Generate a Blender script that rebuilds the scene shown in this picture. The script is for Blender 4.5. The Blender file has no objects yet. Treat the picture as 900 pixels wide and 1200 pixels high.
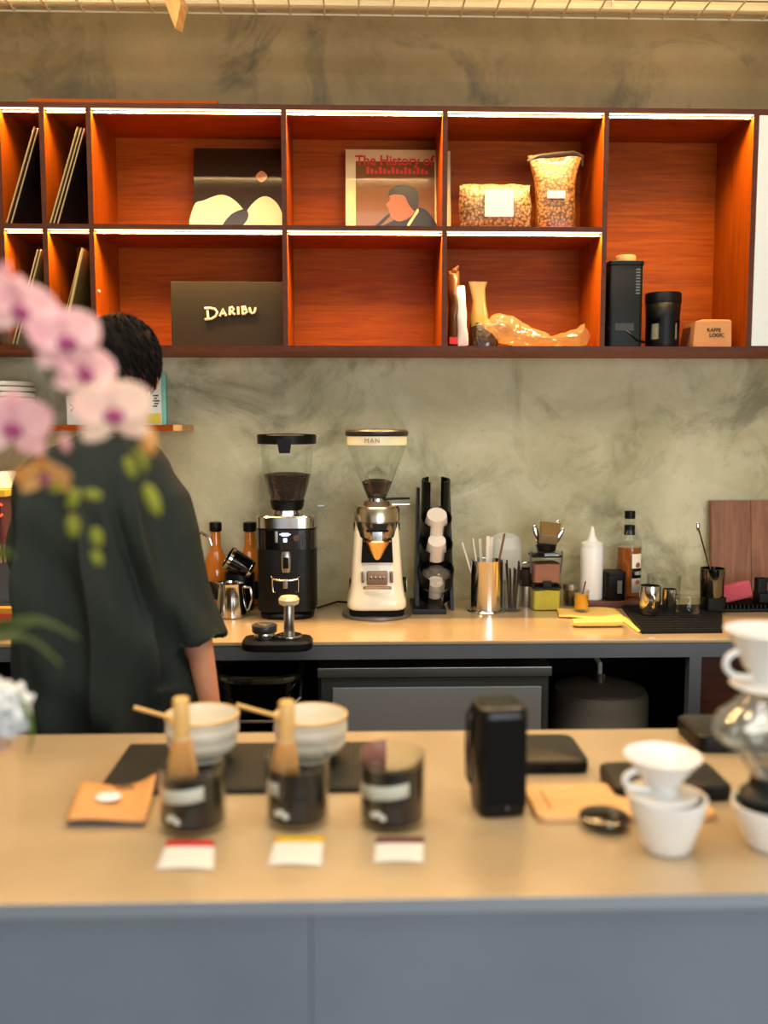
import bpy, bmesh, math, random
from mathutils import Vector, Matrix, Euler, noise
rnd = random.Random(7)
SC = bpy.context.scene
COL = SC.collection
PI = math.pi
rad = math.radians

# ------------------------------------------------------------------ camera
CAM = Vector((0, 0, 1.535)); FPX = 1080.0
ROT = Euler((rad(90 - 5.3), 0, rad(-1.65)))
RM = ROT.to_matrix()
def ray(px, py): return RM @ Vector(((px - 450) / FPX, (600 - py) / FPX, -1))
def P(px, py, Y):
    d = ray(px, py); return CAM + d * (Y / d.y)
def Q(px, py, z=0.9):
    d = ray(px, py); return CAM + d * ((z - CAM.z) / d.z)
def seat(px, py, r=0.0, z=0.9):
    p = Q(px, py, z); return Vector((P(px, py, p.y + r).x, p.y + r, z))
cd = bpy.data.cameras.new('camera'); cam = bpy.data.objects.new('camera', cd); COL.objects.link(cam)
cam.location = CAM; cam.rotation_euler = ROT
cd.sensor_fit = 'HORIZONTAL'; cd.sensor_width = 24; cd.lens = FPX / 900 * 24
cd.clip_start = 0.05; cd.clip_end = 100
cd.dof.use_dof = True; cd.dof.focus_distance = 3.0; cd.dof.aperture_fstop = 1.35
SC.camera = cam

# ------------------------------------------------------------------ materials
def S(r, g, b):
    def c(v):
        v /= 255.0
        return v / 12.92 if v <= 0.04045 else ((v + 0.055) / 1.055) ** 2.4
    return (c(r), c(g), c(b), 1.0)
def newmat(name):
    m = bpy.data.materials.new(name); m.use_nodes = True
    nt = m.node_tree; b = nt.nodes['Principled BSDF']
    return m, nt, b
def mat(name, col, rough=0.5, metal=0.0, spec=0.5, trans=0.0, ior=1.45, emit=None, es=0.0, sss=0.0, coat=0.0, var=0.0, vscale=20.0, bump=0.0, bscale=80.0, alpha=1.0, sheen=0.0):
    m, nt, b = newmat(name)
    b.inputs['Base Color'].default_value = col
    b.inputs['Roughness'].default_value = rough
    b.inputs['Metallic'].default_value = metal
    b.inputs['Specular IOR Level'].default_value = spec
    b.inputs['Transmission Weight'].default_value = trans
    b.inputs['IOR'].default_value = ior
    b.inputs['Coat Weight'].default_value = coat
    b.inputs['Alpha'].default_value = alpha
    b.inputs['Sheen Weight'].default_value = sheen
    if sss:
        b.inputs['Subsurface Weight'].default_value = sss
        b.inputs['Subsurface Radius'].default_value = (0.02, 0.012, 0.008)
        b.inputs['Subsurface Scale'].default_value = 0.5
    if emit:
        b.inputs['Emission Color'].default_value = emit; b.inputs['Emission Strength'].default_value = es
    if var or bump:
        tc = nt.nodes.new('ShaderNodeTexCoord')
    if var:
        n = nt.nodes.new('ShaderNodeTexNoise'); n.inputs['Scale'].default_value = vscale; n.inputs['Detail'].default_value = 5
        nt.links.new(tc.outputs['Object'], n.inputs['Vector'])
        mx = nt.nodes.new('ShaderNodeMix'); mx.data_type = 'RGBA'
        mx.inputs[6].default_value = tuple(max(0, c * (1 - var)) for c in col[:3]) + (1,)
        mx.inputs[7].default_value = tuple(min(1, c * (1 + var)) for c in col[:3]) + (1,)
        nt.links.new(n.outputs['Fac'], mx.inputs[0]); nt.links.new(mx.outputs[2], b.inputs['Base Color'])
    if bump:
        n2 = nt.nodes.new('ShaderNodeTexNoise'); n2.inputs['Scale'].default_value = bscale; n2.inputs['Detail'].default_value = 4
        nt.links.new(tc.outputs['Object'], n2.inputs['Vector'])
        bp = nt.nodes.new('ShaderNodeBump'); bp.inputs['Strength'].default_value = bump; bp.inputs['Distance'].default_value = 0.01
        nt.links.new(n2.outputs['Fac'], bp.inputs['Height']); nt.links.new(bp.outputs['Normal'], b.inputs['Normal'])
    return m
def wood(name, c1, c2, scale=(1.0, 8.0, 14.0), rough=0.4, dist=2.0, coat=0.0, spec=0.4):
    m, nt, b = newmat(name); L = nt.links
    tc = nt.nodes.new('ShaderNodeTexCoord'); mp = nt.nodes.new('ShaderNodeMapping')
    mp.inputs['Scale'].default_value = scale
    L.new(tc.outputs['Object'], mp.inputs['Vector'])
    n = nt.nodes.new('ShaderNodeTexNoise'); n.inputs['Scale'].default_value = 2.2; n.inputs['Detail'].default_value = 7; n.inputs['Distortion'].default_value = dist
    L.new(mp.outputs['Vector'], n.inputs['Vector'])
    n2 = nt.nodes.new('ShaderNodeTexNoise'); n2.inputs['Scale'].default_value = 12; n2.inputs['Detail'].default_value = 4
    L.new(mp.outputs['Vector'], n2.inputs['Vector'])
    ad = nt.nodes.new('ShaderNodeMath'); ad.operation = 'MULTIPLY_ADD'; ad.inputs[1].default_value = 0.35
    L.new(n2.outputs['Fac'], ad.inputs[0]); L.new(n.outputs['Fac'], ad.inputs[2])
    rp = nt.nodes.new('ShaderNodeValToRGB')
    rp.color_ramp.elements[0].position = 0.42; rp.color_ramp.elements[0].color = c1
    rp.color_ramp.elements[1].position = 0.88; rp.color_ramp.elements[1].color = c2
    L.new(ad.outputs[0], rp.inputs[0]); L.new(rp.outputs[0], b.inputs['Base Color'])
    b.inputs['Roughness'].default_value = rough; b.inputs['Coat Weight'].default_value = coat; b.inputs['Specular IOR Level'].default_value = spec
    bp = nt.nodes.new('ShaderNodeBump'); bp.inputs['Strength'].default_value = 0.08; bp.inputs['Distance'].default_value = 0.005
    L.new(n2.outputs['Fac'], bp.inputs['Height']); L.new(bp.outputs['Normal'], b.inputs['Normal'])
    return m
def thin(name, tint=(0.95, 0.97, 0.96, 1), rough=0.03, base=0.05, haze=0.0, hcol=(0.9, 0.9, 0.9, 1)):
    """clear thin-walled sheet: lets light through, mirrors at grazing angles, with optional milky haze"""
    m = bpy.data.materials.new(name); m.use_nodes = True; nt = m.node_tree; nt.nodes.clear(); L = nt.links
    o = nt.nodes.new('ShaderNodeOutputMaterial'); t = nt.nodes.new('ShaderNodeBsdfTransparent'); g = nt.nodes.new('ShaderNodeBsdfGlossy')
    t.inputs['Color'].default_value = tint; g.inputs['Roughness'].default_value = rough
    lw = nt.nodes.new('ShaderNodeLayerWeight'); lw.inputs['Blend'].default_value = 0.35
    mr = nt.nodes.new('ShaderNodeMapRange'); mr.inputs['To Min'].default_value = base; mr.inputs['To Max'].default_value = 0.75
    L.new(lw.outputs['Facing'], mr.inputs['Value'])
    pw = nt.nodes.new('ShaderNodeMath'); pw.operation = 'POWER'; pw.inputs[1].default_value = 1.6
    mx = nt.nodes.new('ShaderNodeMixShader')
    L.new(mr.outputs[0], pw.inputs[0]); L.new(pw.outputs[0], mx.inputs[0])
    src = t.outputs[0]
    if haze:
        d = nt.nodes.new('ShaderNodeBsdfDiffuse'); d.inputs['Color'].default_value = hcol
        tl = nt.nodes.new('ShaderNodeBsdfTranslucent'); tl.inputs['Color'].default_value = hcol
        m1 = nt.nodes.new('ShaderNodeMixShader'); m1.inputs[0].default_value = 0.5
        L.new(d.outputs[0], m1.inputs[1]); L.new(tl.outputs[0], m1.inputs[2])
        m2 = nt.nodes.new('ShaderNodeMixShader'); m2.inputs[0].default_value = haze
        L.new(t.outputs[0], m2.inputs[1]); L.new(m1.outputs[0], m2.inputs[2]); src = m2.outputs[0]
    L.new(src, mx.inputs[1]); L.new(g.outputs[0], mx.inputs[2]); L.new(mx.outputs[0], o.inputs['Surface'])
    return m

# ------------------------------------------------------------------ mesh builder
class G:
    def __init__(s): s.bm = bmesh.new(); s.mi = 0; s.bev = False
    def _add(s, verts, faces, M=None):
        vs = [s.bm.verts.new((M @ Vector(v)) if M else v) for v in verts]
        out = []
        for f in faces:
            try:
                fc = s.bm.faces.new([vs[i] for i in f]); fc.material_index = s.mi; out.append(fc)
            except ValueError: pass
        return vs, out
    def box(s, c, d, bev=0.0, seg=2, M=None):
        x, y, z = d[0] / 2, d[1] / 2, d[2] / 2; cx, cy, cz = c
        v = [(cx + a * x, cy + b * y, cz + e * z) for e in (-1, 1) for b in (-1, 1) for a in (-1, 1)]
        f = [(0, 2, 3, 1), (4, 5, 7, 6), (0, 1, 5, 4), (2, 6, 7, 3), (0, 4, 6, 2), (1, 3, 7, 5)]
        vs, fs = s._add(v, f, M)
        if bev:
            s.bev = True
            es = list({e for q in fs for e in q.edges})
            r = bmesh.ops.bevel(s.bm, geom=es, offset=min(bev, 0.49 * min(d)), segments=seg, profile=0.5, affect='EDGES', clamp_overlap=True)
            for q in r['faces']: q.material_index = s.mi
        return s
    def mm(s, x0, x1, y0, y1, z0, z1, bev=0.0, seg=2):
        return s.box(((x0 + x1) / 2, (y0 + y1) / 2, (z0 + z1) / 2), (abs(x1 - x0), abs(y1 - y0), abs(z1 - z0)), bev, seg)
    def loft(s, rings, cap0=True, cap1=True, closed=True, M=None):
        n = len(rings[0]); v = [p for r in rings for p in r]; f = []
        for i in range(len(rings) - 1):
            for j in range(n if closed else n - 1):
                k = (j + 1) % n
                f.append((i * n + j, i * n + k, (i + 1) * n + k, (i + 1) * n + j))
        if cap0: f.append(tuple(reversed(range(n))))
        if cap1: f.append(tuple(range((len(rings) - 1) * n, len(rings) * n)))
        s._add(v, f, M); return s
    def lathe(s, prof, c=(0, 0, 0), seg=40, M=None, sx=1.0, sy=1.0):
        """profile [(r, z)]; r == 0 at an end closes it"""
        T = Matrix.Translation(c)
        if M: T = T @ M
        rings = []; v = []; idx = []
        for r, z in prof:
            if r < 1e-6:
                idx.append([len(v)]); v.append((0, 0, z))
            else:
                idx.append(list(range(len(v), len(v) + seg)))
                v += [(r * sx * math.cos(2 * PI * k / seg), r * sy * math.sin(2 * PI * k / seg), z) for k in range(seg)]
        f = []
        for a, b in zip(idx, idx[1:]):
            for k in range(seg):
                q = (k + 1) % seg
                if len(a) == 1 and len(b) == 1: continue
                if len(a) == 1: f.append((a[0], b[q], b[k]))
                elif len(b) == 1: f.append((a[k], a[q], b[0]))
                else: f.append((a[k], a[q], b[q], b[k]))
        s._add(v, f, T); return s
    def cyl(s, c, r, h, r2=None, seg=32, bev=0.0, M=None):
        r2 = r if r2 is None else r2
        if bev: pr = [(0, 0), (r - bev, 0), (r - bev * .3, bev * .3), (r, bev), (r2, h - bev), (r2 - bev * .3, h - bev * .3), (r2 - bev, h), (0, h)]
        else: pr = [(0, 0), (r, 0), (r2, h), (0, h)]
        return s.lathe(pr, c, seg, M)
    def tube(s, pts, r, seg=8, closed=False):
        pts = [Vector(p) for p in pts]; n = len(pts); rs = r if isinstance(r, (list, tuple)) else [r] * n
        t0 = (pts[1] - pts[0]).normalized(); up = Vector((0, 0, 1)) if abs(t0.z) < 0.9 else Vector((1, 0, 0))
        u = t0.cross(up).normalized(); rings = []
        for i, p in enumerate(pts):
            if closed: t = (pts[(i + 1) % n] - pts[i - 1])
            else: t = pts[min(i + 1, n - 1)] - pts[max(i - 1, 0)]
            t.normalize(); u = (u - t * u.dot(t)); u.normalize(); w = t.cross(u)
            rings.append([p + (u * math.cos(2 * PI * k / seg) + w * math.sin(2 * PI * k / seg)) * rs[i] for k in range(seg)])
        if closed: rings.append(rings[0]); return s.loft(rings, False, False)
        return s.loft(rings)
    def ball(s, c, r, seg=20, M=None):
        rx, ry, rz = r if isinstance(r, (tuple, list)) else (r, r, r); n = max(6, seg // 2)
        pr = [(math.sin(PI * i / n), -math.cos(PI * i / n)) for i in range(n + 1)]
        pr[0] = (0, -1); pr[-1] = (0, 1)
        T = (M if M else Matrix()) @ Matrix.Diagonal((rx, ry, rz, 1))
        return s.lathe(pr, c, seg, T)
    def prism(s, out, y0, y1, M=None):
        """outline [(x, z)] extruded along y"""
        n = len(out)
        return s.loft([[(x, y0, z) for x, z in out], [(x, y1, z) for x, z in out]], M=M)
    def face(s, pts): s._add(pts, [tuple(range(len(pts)))]); return s
    def rbox(s, rings, n=10, M=None, cap0=True, cap1=True, e=4.0):
        """rings of (z, half x, half y, cx, cy): superellipse sections"""
        R = []
        for q in rings:
            z, hx, hy = q[:3]; cx, cy = (q[3], q[4]) if len(q) > 3 else (0, 0)
            k = n * 4; ring = []
            for i in range(k):
                a = 2 * PI * i / k; ca, sa = math.cos(a), math.sin(a)
                ring.append((cx + hx * math.copysign(abs(ca) ** (2 / e), ca), cy + hy * math.copysign(abs(sa) ** (2 / e), sa), z))
            R.append(ring)
        return s.loft(R, cap0, cap1, M=M)
    def ledmat(s):
        """diffuser faces front and down, metal channel behind and at the ends"""
        for f in s.bm.faces:
            f.normal_update(); f.material_index = 0 if (f.normal.z < -.5 or f.normal.y < -.5) else 1
        return s
    def edge(s):
        """dark edge band on the faces that look into the room"""
        for f in s.bm.faces:
            f.normal_update(); f.material_index = 1 if f.normal.y < -.5 else 0
        return s
    def lip(s, x0, x1, y, z):
        s.mi = 1; return s.mm(x0, x1, y, y + .0015, z - .0105, z)
    def xf(s, M): bmesh.ops.transform(s.bm, matrix=M, verts=s.bm.verts[:]); return s
    def wob(s, amp, sc=8.0, seed=0.0, z0=None):
        for v in s.bm.verts:
            if z0 is not None and v.co.z < z0: continue
            d = noise.noise_vector(v.co * sc + Vector((seed, seed * 1.7, 0)))
            v.co += d * amp
        return s
    def build(s, name, m, parent=None, smooth=True, ang=35, solid=0.0, sub=0, norm=True):
        if norm: bmesh.ops.recalc_face_normals(s.bm, faces=s.bm.faces[:])
        me = bpy.data.meshes.new(name); s.bm.to_mesh(me); s.bm.free()
        for q in (m if isinstance(m, (list, tuple)) else [m]): me.materials.append(q)
        if smooth:
            me.polygons.foreach_set('use_smooth', [True] * len(me.polygons)); me.set_sharp_from_angle(angle=rad(ang))
        o = bpy.data.objects.new(name, me); COL.objects.link(o)
        if parent: o.parent = parent
        if smooth and s.bev:
            md = o.modifiers.new('w', 'WEIGHTED_NORMAL'); md.keep_sharp = True
        if solid:
            md = o.modifiers.new('s', 'SOLIDIFY'); md.thickness = solid; md.offset = 0
        if sub:
            md = o.modifiers.new('b', 'SUBSURF'); md.levels = sub; md.render_levels = sub
        return o
def tag(o, label, cat, group=None):
    o['label'] = label; o['category'] = cat
    if group: o['group'] = group
    return o
def thing(name, label, cat, loc=(0, 0, 0), rz=0.0, group=None, rot=None):
    o = bpy.data.objects.new(name, None); COL.objects.link(o); o.empty_display_size = 0.05
    o.location = loc; o.rotation_euler = rot if rot else (0, 0, rz)
    return tag(o, label, cat, group)
def struct(o): o['kind'] = 'structure'; return o
def dup(root, loc, rz=0.0, label=None, group=None, rot=None, scale=None):
    r = root.copy(); COL.objects.link(r); r.location = loc; r.rotation_euler = rot if rot else (0, 0, rz)
    if scale: r.scale = (scale,) * 3
    if label: r['label'] = label
    if group: r['group'] = group
    for ch in list(root.children):
        c = ch.copy(); COL.objects.link(c); c.parent = r
        for g in list(ch.children):
            d = g.copy(); COL.objects.link(d); d.parent = c
    return r
def text(s, size, name, m, parent, loc, rot=(PI / 2, 0, 0), ext=0.0004, align='CENTER', sx=1.0, off=0.0):
    cu = bpy.data.curves.new(name, 'FONT'); cu.body = s; cu.size = size; cu.extrude = ext; cu.offset = off; cu.align_x = align; cu.align_y = 'CENTER'
    t = bpy.data.objects.new('t', cu); COL.objects.link(t)
    dg = bpy.context.evaluated_depsgraph_get(); me = bpy.data.meshes.new_from_object(t.evaluated_get(dg))
    bpy.data.objects.remove(t); bpy.data.curves.remove(cu)
    me.name = name; me.materials.clear(); me.materials.append(m)
    o = bpy.data.objects.new(name, me); COL.objects.link(o); o.location = loc; o.rotation_euler = rot; o.scale = (sx, 1, 1)
    if parent: o.parent = parent
    return o
def bake(o):
    """apply an object's modifiers in place"""
    bpy.context.view_layer.update()
    dg = bpy.context.evaluated_depsgraph_get(); me = bpy.data.meshes.new_from_object(o.evaluated_get(dg))
    o.modifiers.clear(); o.data = me
    me.polygons.foreach_set('use_smooth', [True] * len(me.polygons)); return o

# ---- shared materials
M = {}
M['black'] = mat('black plastic', S(8, 8, 8), 0.42, spec=.25)
M['blackgloss'] = mat('gloss black', S(7, 7, 8), 0.15, coat=0.3)
M['blackmatte'] = mat('matt black', S(9, 9, 9), 0.75, spec=.2)
M['rubber'] = mat('black rubber', S(12, 13, 12), 0.65, spec=.3)
M['steel'] = mat('polished steel', S(205, 202, 196), 0.14, 1.0)
M['brushed'] = mat('brushed steel', S(175, 172, 168), 0.32, 1.0)
M['darksteel'] = mat('grey painted steel', S(96, 100, 106), 0.45, 0.3, var=0.12, vscale=9)
M['white'] = mat('white glaze', S(236, 233, 228), 0.22, coat=0.3)
M['cream'] = mat('cream glaze', S(232, 226, 210), 0.3, coat=0.2)
M['paper'] = mat('white paper', S(220, 214, 202), 0.8)
M['kraft'] = mat('kraft card', S(186, 132, 82), 0.75, var=0.06, vscale=60)
M['glass'] = mat('clear glass', (1, 1, 1, 1), 0.0, trans=1.0, ior=1.45)
M['thin'] = thin('clear plastic')
M['thinhaze'] = thin('clear film', haze=0.22, hcol=S(240, 225, 190))
M['tumbler'] = thin('tumbler glass', base=.035, rough=.0)
M['frost'] = thin('frosted plastic', haze=0.8, hcol=S(240, 240, 236), rough=0.3)
M['beans'] = mat('roasted beans', S(48, 30, 20), 0.4, var=0.5, vscale=160, bump=1.0, bscale=220)
M['greenbeans'] = None
M['bamboo'] = mat('pale bamboo', S(222, 176, 104), 0.5, var=0.12, vscale=30)
M['ink'] = mat('black ink', S(30, 26, 22), 0.7)
M['red'] = mat('red print', S(196, 40, 28), 0.6)
# ------------------------------------------------------------------ room shell
WY = 3.35
def plaster(name='trowelled plaster', cols=((166, 158, 117), (210, 202, 165), (222, 215, 186), (108, 106, 76), (94, 92, 66), (120, 116, 90), (100, 96, 76)), kp=(.55, .65, .6, .3, .35)):
    m, nt, b = newmat(name); L = nt.links; N = nt.nodes.new
    tc = N('ShaderNodeTexCoord')
    def nz(sc, det, dist, rough=0.55, off=0.0, sz=(1, 1, 1)):
        mp = N('ShaderNodeMapping'); mp.inputs['Location'].default_value = (off, off * 2, off * 3); mp.inputs['Scale'].default_value = sz
        L.new(tc.outputs['Object'], mp.inputs['Vector'])
        n = N('ShaderNodeTexNoise'); n.inputs['Scale'].default_value = sc; n.inputs['Detail'].default_value = det; n.inputs['Distortion'].default_value = dist; n.inputs['Roughness'].default_value = rough
        L.new(mp.outputs[0], n.inputs['Vector']); return n.outputs['Fac']
    def ramp(fac, p0, p1, c0=(0, 0, 0, 1), c1=(1, 1, 1, 1)):
        r = N('ShaderNodeValToRGB'); r.color_ramp.elements[0].position = p0; r.color_ramp.elements[1].position = p1
        r.color_ramp.elements[0].color = c0; r.color_ramp.elements[1].color = c1; L.new(fac, r.inputs[0]); return r.outputs[0]
    def mix(f, a, bb, k=1.0):
        x = N('ShaderNodeMix'); x.data_type = 'RGBA'
        if k != 1.0:
            q = N('ShaderNodeMath'); q.operation = 'MULTIPLY'; q.inputs[1].default_value = k; L.new(f, q.inputs[0]); f = q.outputs[0]
        L.new(f, x.inputs[0])
        for i, v in ((6, a), (7, bb)):
            if isinstance(v, tuple): x.inputs[i].default_value = v
            else: L.new(v, x.inputs[i])
        return x.outputs[2]
    base = ramp(nz(1.6, 6, 0.8), 0.3, 0.7, S(*cols[0]), S(*cols[1]))
    base = mix(ramp(nz(4.0, 9, 0.7, 0.68, 3.1), 0.42, 0.7), base, S(*cols[2]), kp[0])
    base = mix(ramp(nz(2.8, 10, 0.8, 0.66, 7.7, (1, 1, 1.2)), 0.53, 0.68), base, S(*cols[3]), kp[1])
    base = mix(ramp(nz(2.0, 9, 0.6, 0.64, 17.7, (1.6, 1, 0.8)), 0.56, 0.70), base, S(*cols[4]), kp[2])
    base = mix(ramp(nz(11, 6, 3.5, 0.7, 12.3, (0.7, 1, 1.6)), 0.62, 0.70), base, S(*cols[5]), kp[3])
    base = mix(ramp(nz(26, 4, 4.0, 0.7, 21.0), 0.66, 0.72), base, S(*cols[6]), kp[4])
    L.new(base, b.inputs['Base Color'])
    b.inputs['Roughness'].default_value = 0.62
    bp = N('ShaderNodeBump'); bp.inputs['Strength'].default_value = 0.25; bp.inputs['Distance'].default_value = 0.02
    L.new(nz(7, 8, 2.0), bp.inputs['Height']); L.new(bp.outputs[0], b.inputs['Normal'])
    return m
M['plaster'] = plaster()
M['dimwall'] = plaster('dim tinted upper plaster', ((112, 94, 58), (148, 126, 84), (156, 136, 94), (66, 62, 46), (54, 52, 42), (72, 66, 46), (70, 64, 48)), (.4, .8, .7, .3, .3))  # browner plaster with blotches; dimness of the upper wall is painted in
M['floor'] = mat('grey floor screed', S(108, 104, 98), 0.5, var=0.15, vscale=3)
M['ceil'] = mat('ceiling paint', S(150, 142, 128), 0.8)
struct(G().mm(-3.4, 3.6, WY, WY + 0.15, 0, 3.3).build('wall_back', M['plaster'], smooth=False))
struct(G().mm(-3.55, -3.4, -3.5, WY + 0.15, 0, 3.3).build('wall_left', M['plaster'], smooth=False))
struct(G().mm(3.6, 3.75, -3.5, WY + 0.15, 0, 3.3).build('wall_right', M['plaster'], smooth=False))
struct(G().mm(-3.55, 3.75, -3.65, -3.5, 2.55, 3.4).build('wall_front', M['plaster'], smooth=False))
struct(G().mm(-3.55, 3.6, -3.5, WY + 0.15, -0.12, 0).build('floor', M['floor'], smooth=False))
struct(G().mm(-3.55, 3.6, -3.5, WY + 0.15, 3.3, 3.4).build('ceiling', M['ceil'], smooth=False))

# ------------------------------------------------------------------ light
w = bpy.data.worlds.new('daylight'); SC.world = w; w.use_nodes = True
bg = w.node_tree.nodes['Background']; bg.inputs['Color'].default_value = (0.86, 0.93, 1.0, 1); bg.inputs['Strength'].default_value = 0.8
def area(name, loc, target, sx, sy, power, col):
    d = bpy.data.lights.new(name, 'AREA'); d.shape = 'RECTANGLE'; d.size = sx; d.size_y = sy; d.energy = power; d.color = col
    o = bpy.data.objects.new(name, d); COL.objects.link(o); o.location = loc
    o.rotation_euler = (Vector(target) - Vector(loc)).to_track_quat('-Z', 'Y').to_euler(); return o
area('shopfront_daylight', (1.95, -3.55, 1.5), (0.4, 3.0, 0.9), 3.2, 1.9, 150, (0.92, 0.97, 1.0))
area('added_overhead_fill', (0.2, 0.95, 3.24), (0.2, 1.0, 0), 4.2, 1.3, 80, (1.0, 0.94, 0.84))  # soft fill added overhead for counters and wall, not a real fitting
area('ceiling_lamp_light', (-0.9, 2.3, 3.26), (-0.9, 2.5, 0), 0.5, 0.3, 16, (1.0, 0.70, 0.36))
area('ceiling_lamp_light', (0.9, 2.3, 3.26), (0.9, 2.5, 0), 0.5, 0.3, 16, (1.0, 0.70, 0.36))
area('bar_lamp_light', (-0.3, 1.2, 3.2), (-0.3, 1.8, 0), 0.5, 0.5, 4, (1.0, 0.80, 0.55))

# ------------------------------------------------------------------ hanging cream wire tray and batten
M['creammetal'] = mat('cream painted wire', S(236, 220, 178), 0.45)
zt = P(450, 18, 3.06).z
t = thing('cable_tray', 'cream wire cable tray running along the wall top under the ceiling', 'cable tray', (0, 0, zt))
g = G()
for y, z in ((3.06, 0), (2.99, 0), (2.92, 0), (3.06, 0.05), (2.92, 0.05)): g.tube([(-3.3, y, z), (3.5, y, z)], 0.0035, 6)
g.build('long_wire', M['creammetal'], t)
cw = G().tube([(0, 2.92, 0.05), (0, 2.92, 0), (0, 3.06, 0), (0, 3.06, 0.05)], 0.003, 6).build('cross_wire', M['creammetal'], t)
for i in range(52):
    c = cw if i == 0 else cw.copy()
    if i: COL.objects.link(c)
    c.location.x = -2.8 + i * 0.108
for x in (-2.4, -0.8, 0.8, 2.4):
    G().tube([(x, 2.99, 0), (x, 2.99, 3.3 - zt)], 0.004, 6).build('hanger', M['creammetal'], t)
tag(G().tube([(-3.3, 3.035, zt + 0.0212), (3.5, 3.035, zt + 0.0212)], 0.0175, 14).build('conduit_pipe', mat('cream pipe', S(226, 206, 160), 0.5)), 'cream pipe lying in the wire tray along the wall top', 'pipe')
M['battenwood'] = wood('pale batten wood', S(190, 130, 66), S(226, 176, 108), (20, 4, 2), 0.5)
a = P(212, 36, 2.75); b_ = P(164, -90, 2.75)
dirv = (a - b_); Lb = dirv.length
t = tag(G().prism([(0, 0), (0.042, 0.05), (0.042, Lb + 0.4), (0, Lb + 0.4)], -0.02, 0.02, Matrix.Rotation(rad(-20), 4, 'Z')).build('wooden_batten', M['battenwood'], smooth=False), 'pale wooden batten hanging down before the wire tray', 'batten')
t.rotation_euler = (0, math.atan2((b_ - a).x, (b_ - a).z), 0)
t.location = a - Vector((0.006, 0, 0))

# ------------------------------------------------------------------ wall shelf with lit cubbies
SF = 3.03; SB = 3.335
def SX(px): return P(px, 265, SF).x
ZT = P(450, 123.5, SF).z; ZB = P(450, 411, SF).z; ZM = P(450, 267.5, SF).z; TH = 0.016
M['cab'] = wood('red brown veneer', S(124, 52, 3), S(158, 74, 5), (1.0, 9, 16), 0.45, spec=.12)
M['cabv'] = wood('red brown veneer upright', S(120, 50, 3), S(154, 70, 5), (16, 16, 1.0), 0.45, spec=.12)
M['led'] = mat('warm light strip', (1, 1, 1, 1), 0.4, emit=(1.0, 0.74, 0.42, 1), es=3.6)
M['band'] = wood('dark brown edge band', S(66, 30, 14), S(86, 42, 20), (4, 9, 9), .45, spec=.2)
M['channel'] = mat('strip channel', S(120, 112, 100), .5, .5)
M['pin'] = mat('white shelf pin', S(235, 225, 205), 0.4)
def strip_lamp(xa, xb, z):
    d = bpy.data.lights.new('strip_light', 'AREA'); d.shape = 'RECTANGLE'; d.size = xb - xa - .01; d.size_y = .010; d.energy = 13.0 * (xb - xa); d.color = (1.0, 0.62, 0.25); d.spread = rad(150)
    o = bpy.data.objects.new('strip_light', d); COL.objects.link(o); o.location = ((xa + xb) / 2, SF + .0085, z)
divs = [-100, -48, 1.5, 52.5, 107, 333.5, 521, 708.5, 882, 1075]
shelf = thing('wall_shelf', 'long red-brown wooden wall shelf with light strips in its cubbies', 'wall shelf', (0, WY, ZB))
def loc(v): return (v[0], v[1] - WY, v[2] - ZB)
def smm(x0, x1, y0, y1, z0, z1, bev=0.0): return G().mm(x0, x1, y0 - WY, y1 - WY, z0 - ZB, z1 - ZB, bev)
X0, X1 = SX(divs[0]), SX(divs[-1])
smm(X0, X1, SF, WY - .0065, ZT - TH, ZT).edge().build('top_board', [M['cab'], M['band']], shelf, False)
smm(X0, X1, SF, WY - .001, ZB, ZB + TH).edge().build('bottom_board', [M['cab'], M['band']], shelf, False)
smm(X0, X1, SB, WY - .0065, ZB + TH, ZT - TH).build('back_panel', M['cab'], shelf, False)
for i, d in enumerate(divs):
    x = SX(d); smm(x - TH / 2, x + TH / 2, SF, SB, ZB + TH, ZT - TH).edge().build('divider', [M['cabv'], M['band']], shelf, False)
for i in range(len(divs) - 1):
    xa, xb = SX(divs[i]) + TH / 2, SX(divs[i + 1]) - TH / 2
    if i < 8:
        smm(xa, xb, SF + .003, SF + .014, ZT - TH - .002, ZT - TH).ledmat().lip(xa, xb, SF + .017 - WY, ZT - TH - ZB).build('light_strip', [M['led'], M['channel']], shelf, False)
    if i < 8: strip_lamp(xa, xb, ZT - TH - .0026)
    if i < 7:
        strip_lamp(xa, xb, ZM - TH / 2 - .0026)
        smm(xa, xb, SF, SB, ZM - TH / 2, ZM + TH / 2).edge().build('shelf_board', [M['cab'], M['band']], shelf, False)
        smm(xa, xb, SF + .003, SF + .014, ZM - TH / 2 - .002, ZM - TH / 2).ledmat().lip(xa, xb, SF + .017 - WY, ZM - TH / 2 - ZB).build('light_strip', [M['led'], M['channel']], shelf, False)
xa, xb = SX(882) + TH / 2, SX(1075) - TH / 2
smm(xa + .002, xb - .002, SF, SF + .018, ZB + TH + .002, ZT - TH - .002, .002).build('door', mat('pale grey door paint', S(214, 218, 216), 0.5), shelf)['label'] = 'pale grey flat door'
g = G()
for px, py, yy in ((113, 341, 3.06), (132, 351, 3.31), (134, 368, 3.31)):
    p = P(px, py, yy); g.mm(p.x - .012, p.x + .012, p.y - .006 - WY, p.y + .006 - WY, p.z - .004 - ZB, p.z + .004 - ZB, .002)
g.build('shelf_pin', M['pin'], shelf)
xa, xb = P(40, 112, 3.1).x, P(258, 112, 3.1).x
tag(G().mm(xa, xb, 3.04, 3.3, ZT, ZT + .014, .001).build('loose_plank', M['cab'], smooth=False), 'thin red-brown plank lying on top of the long wall shelf', 'plank')

struct(G().mm(-3.4, 3.6, WY - .006, WY, ZT - .02, 3.3).build('dim_upper_wall_1', M['dimwall'], smooth=False))  # thin added slab, its colour darkened for the weak light above the shelf
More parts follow.
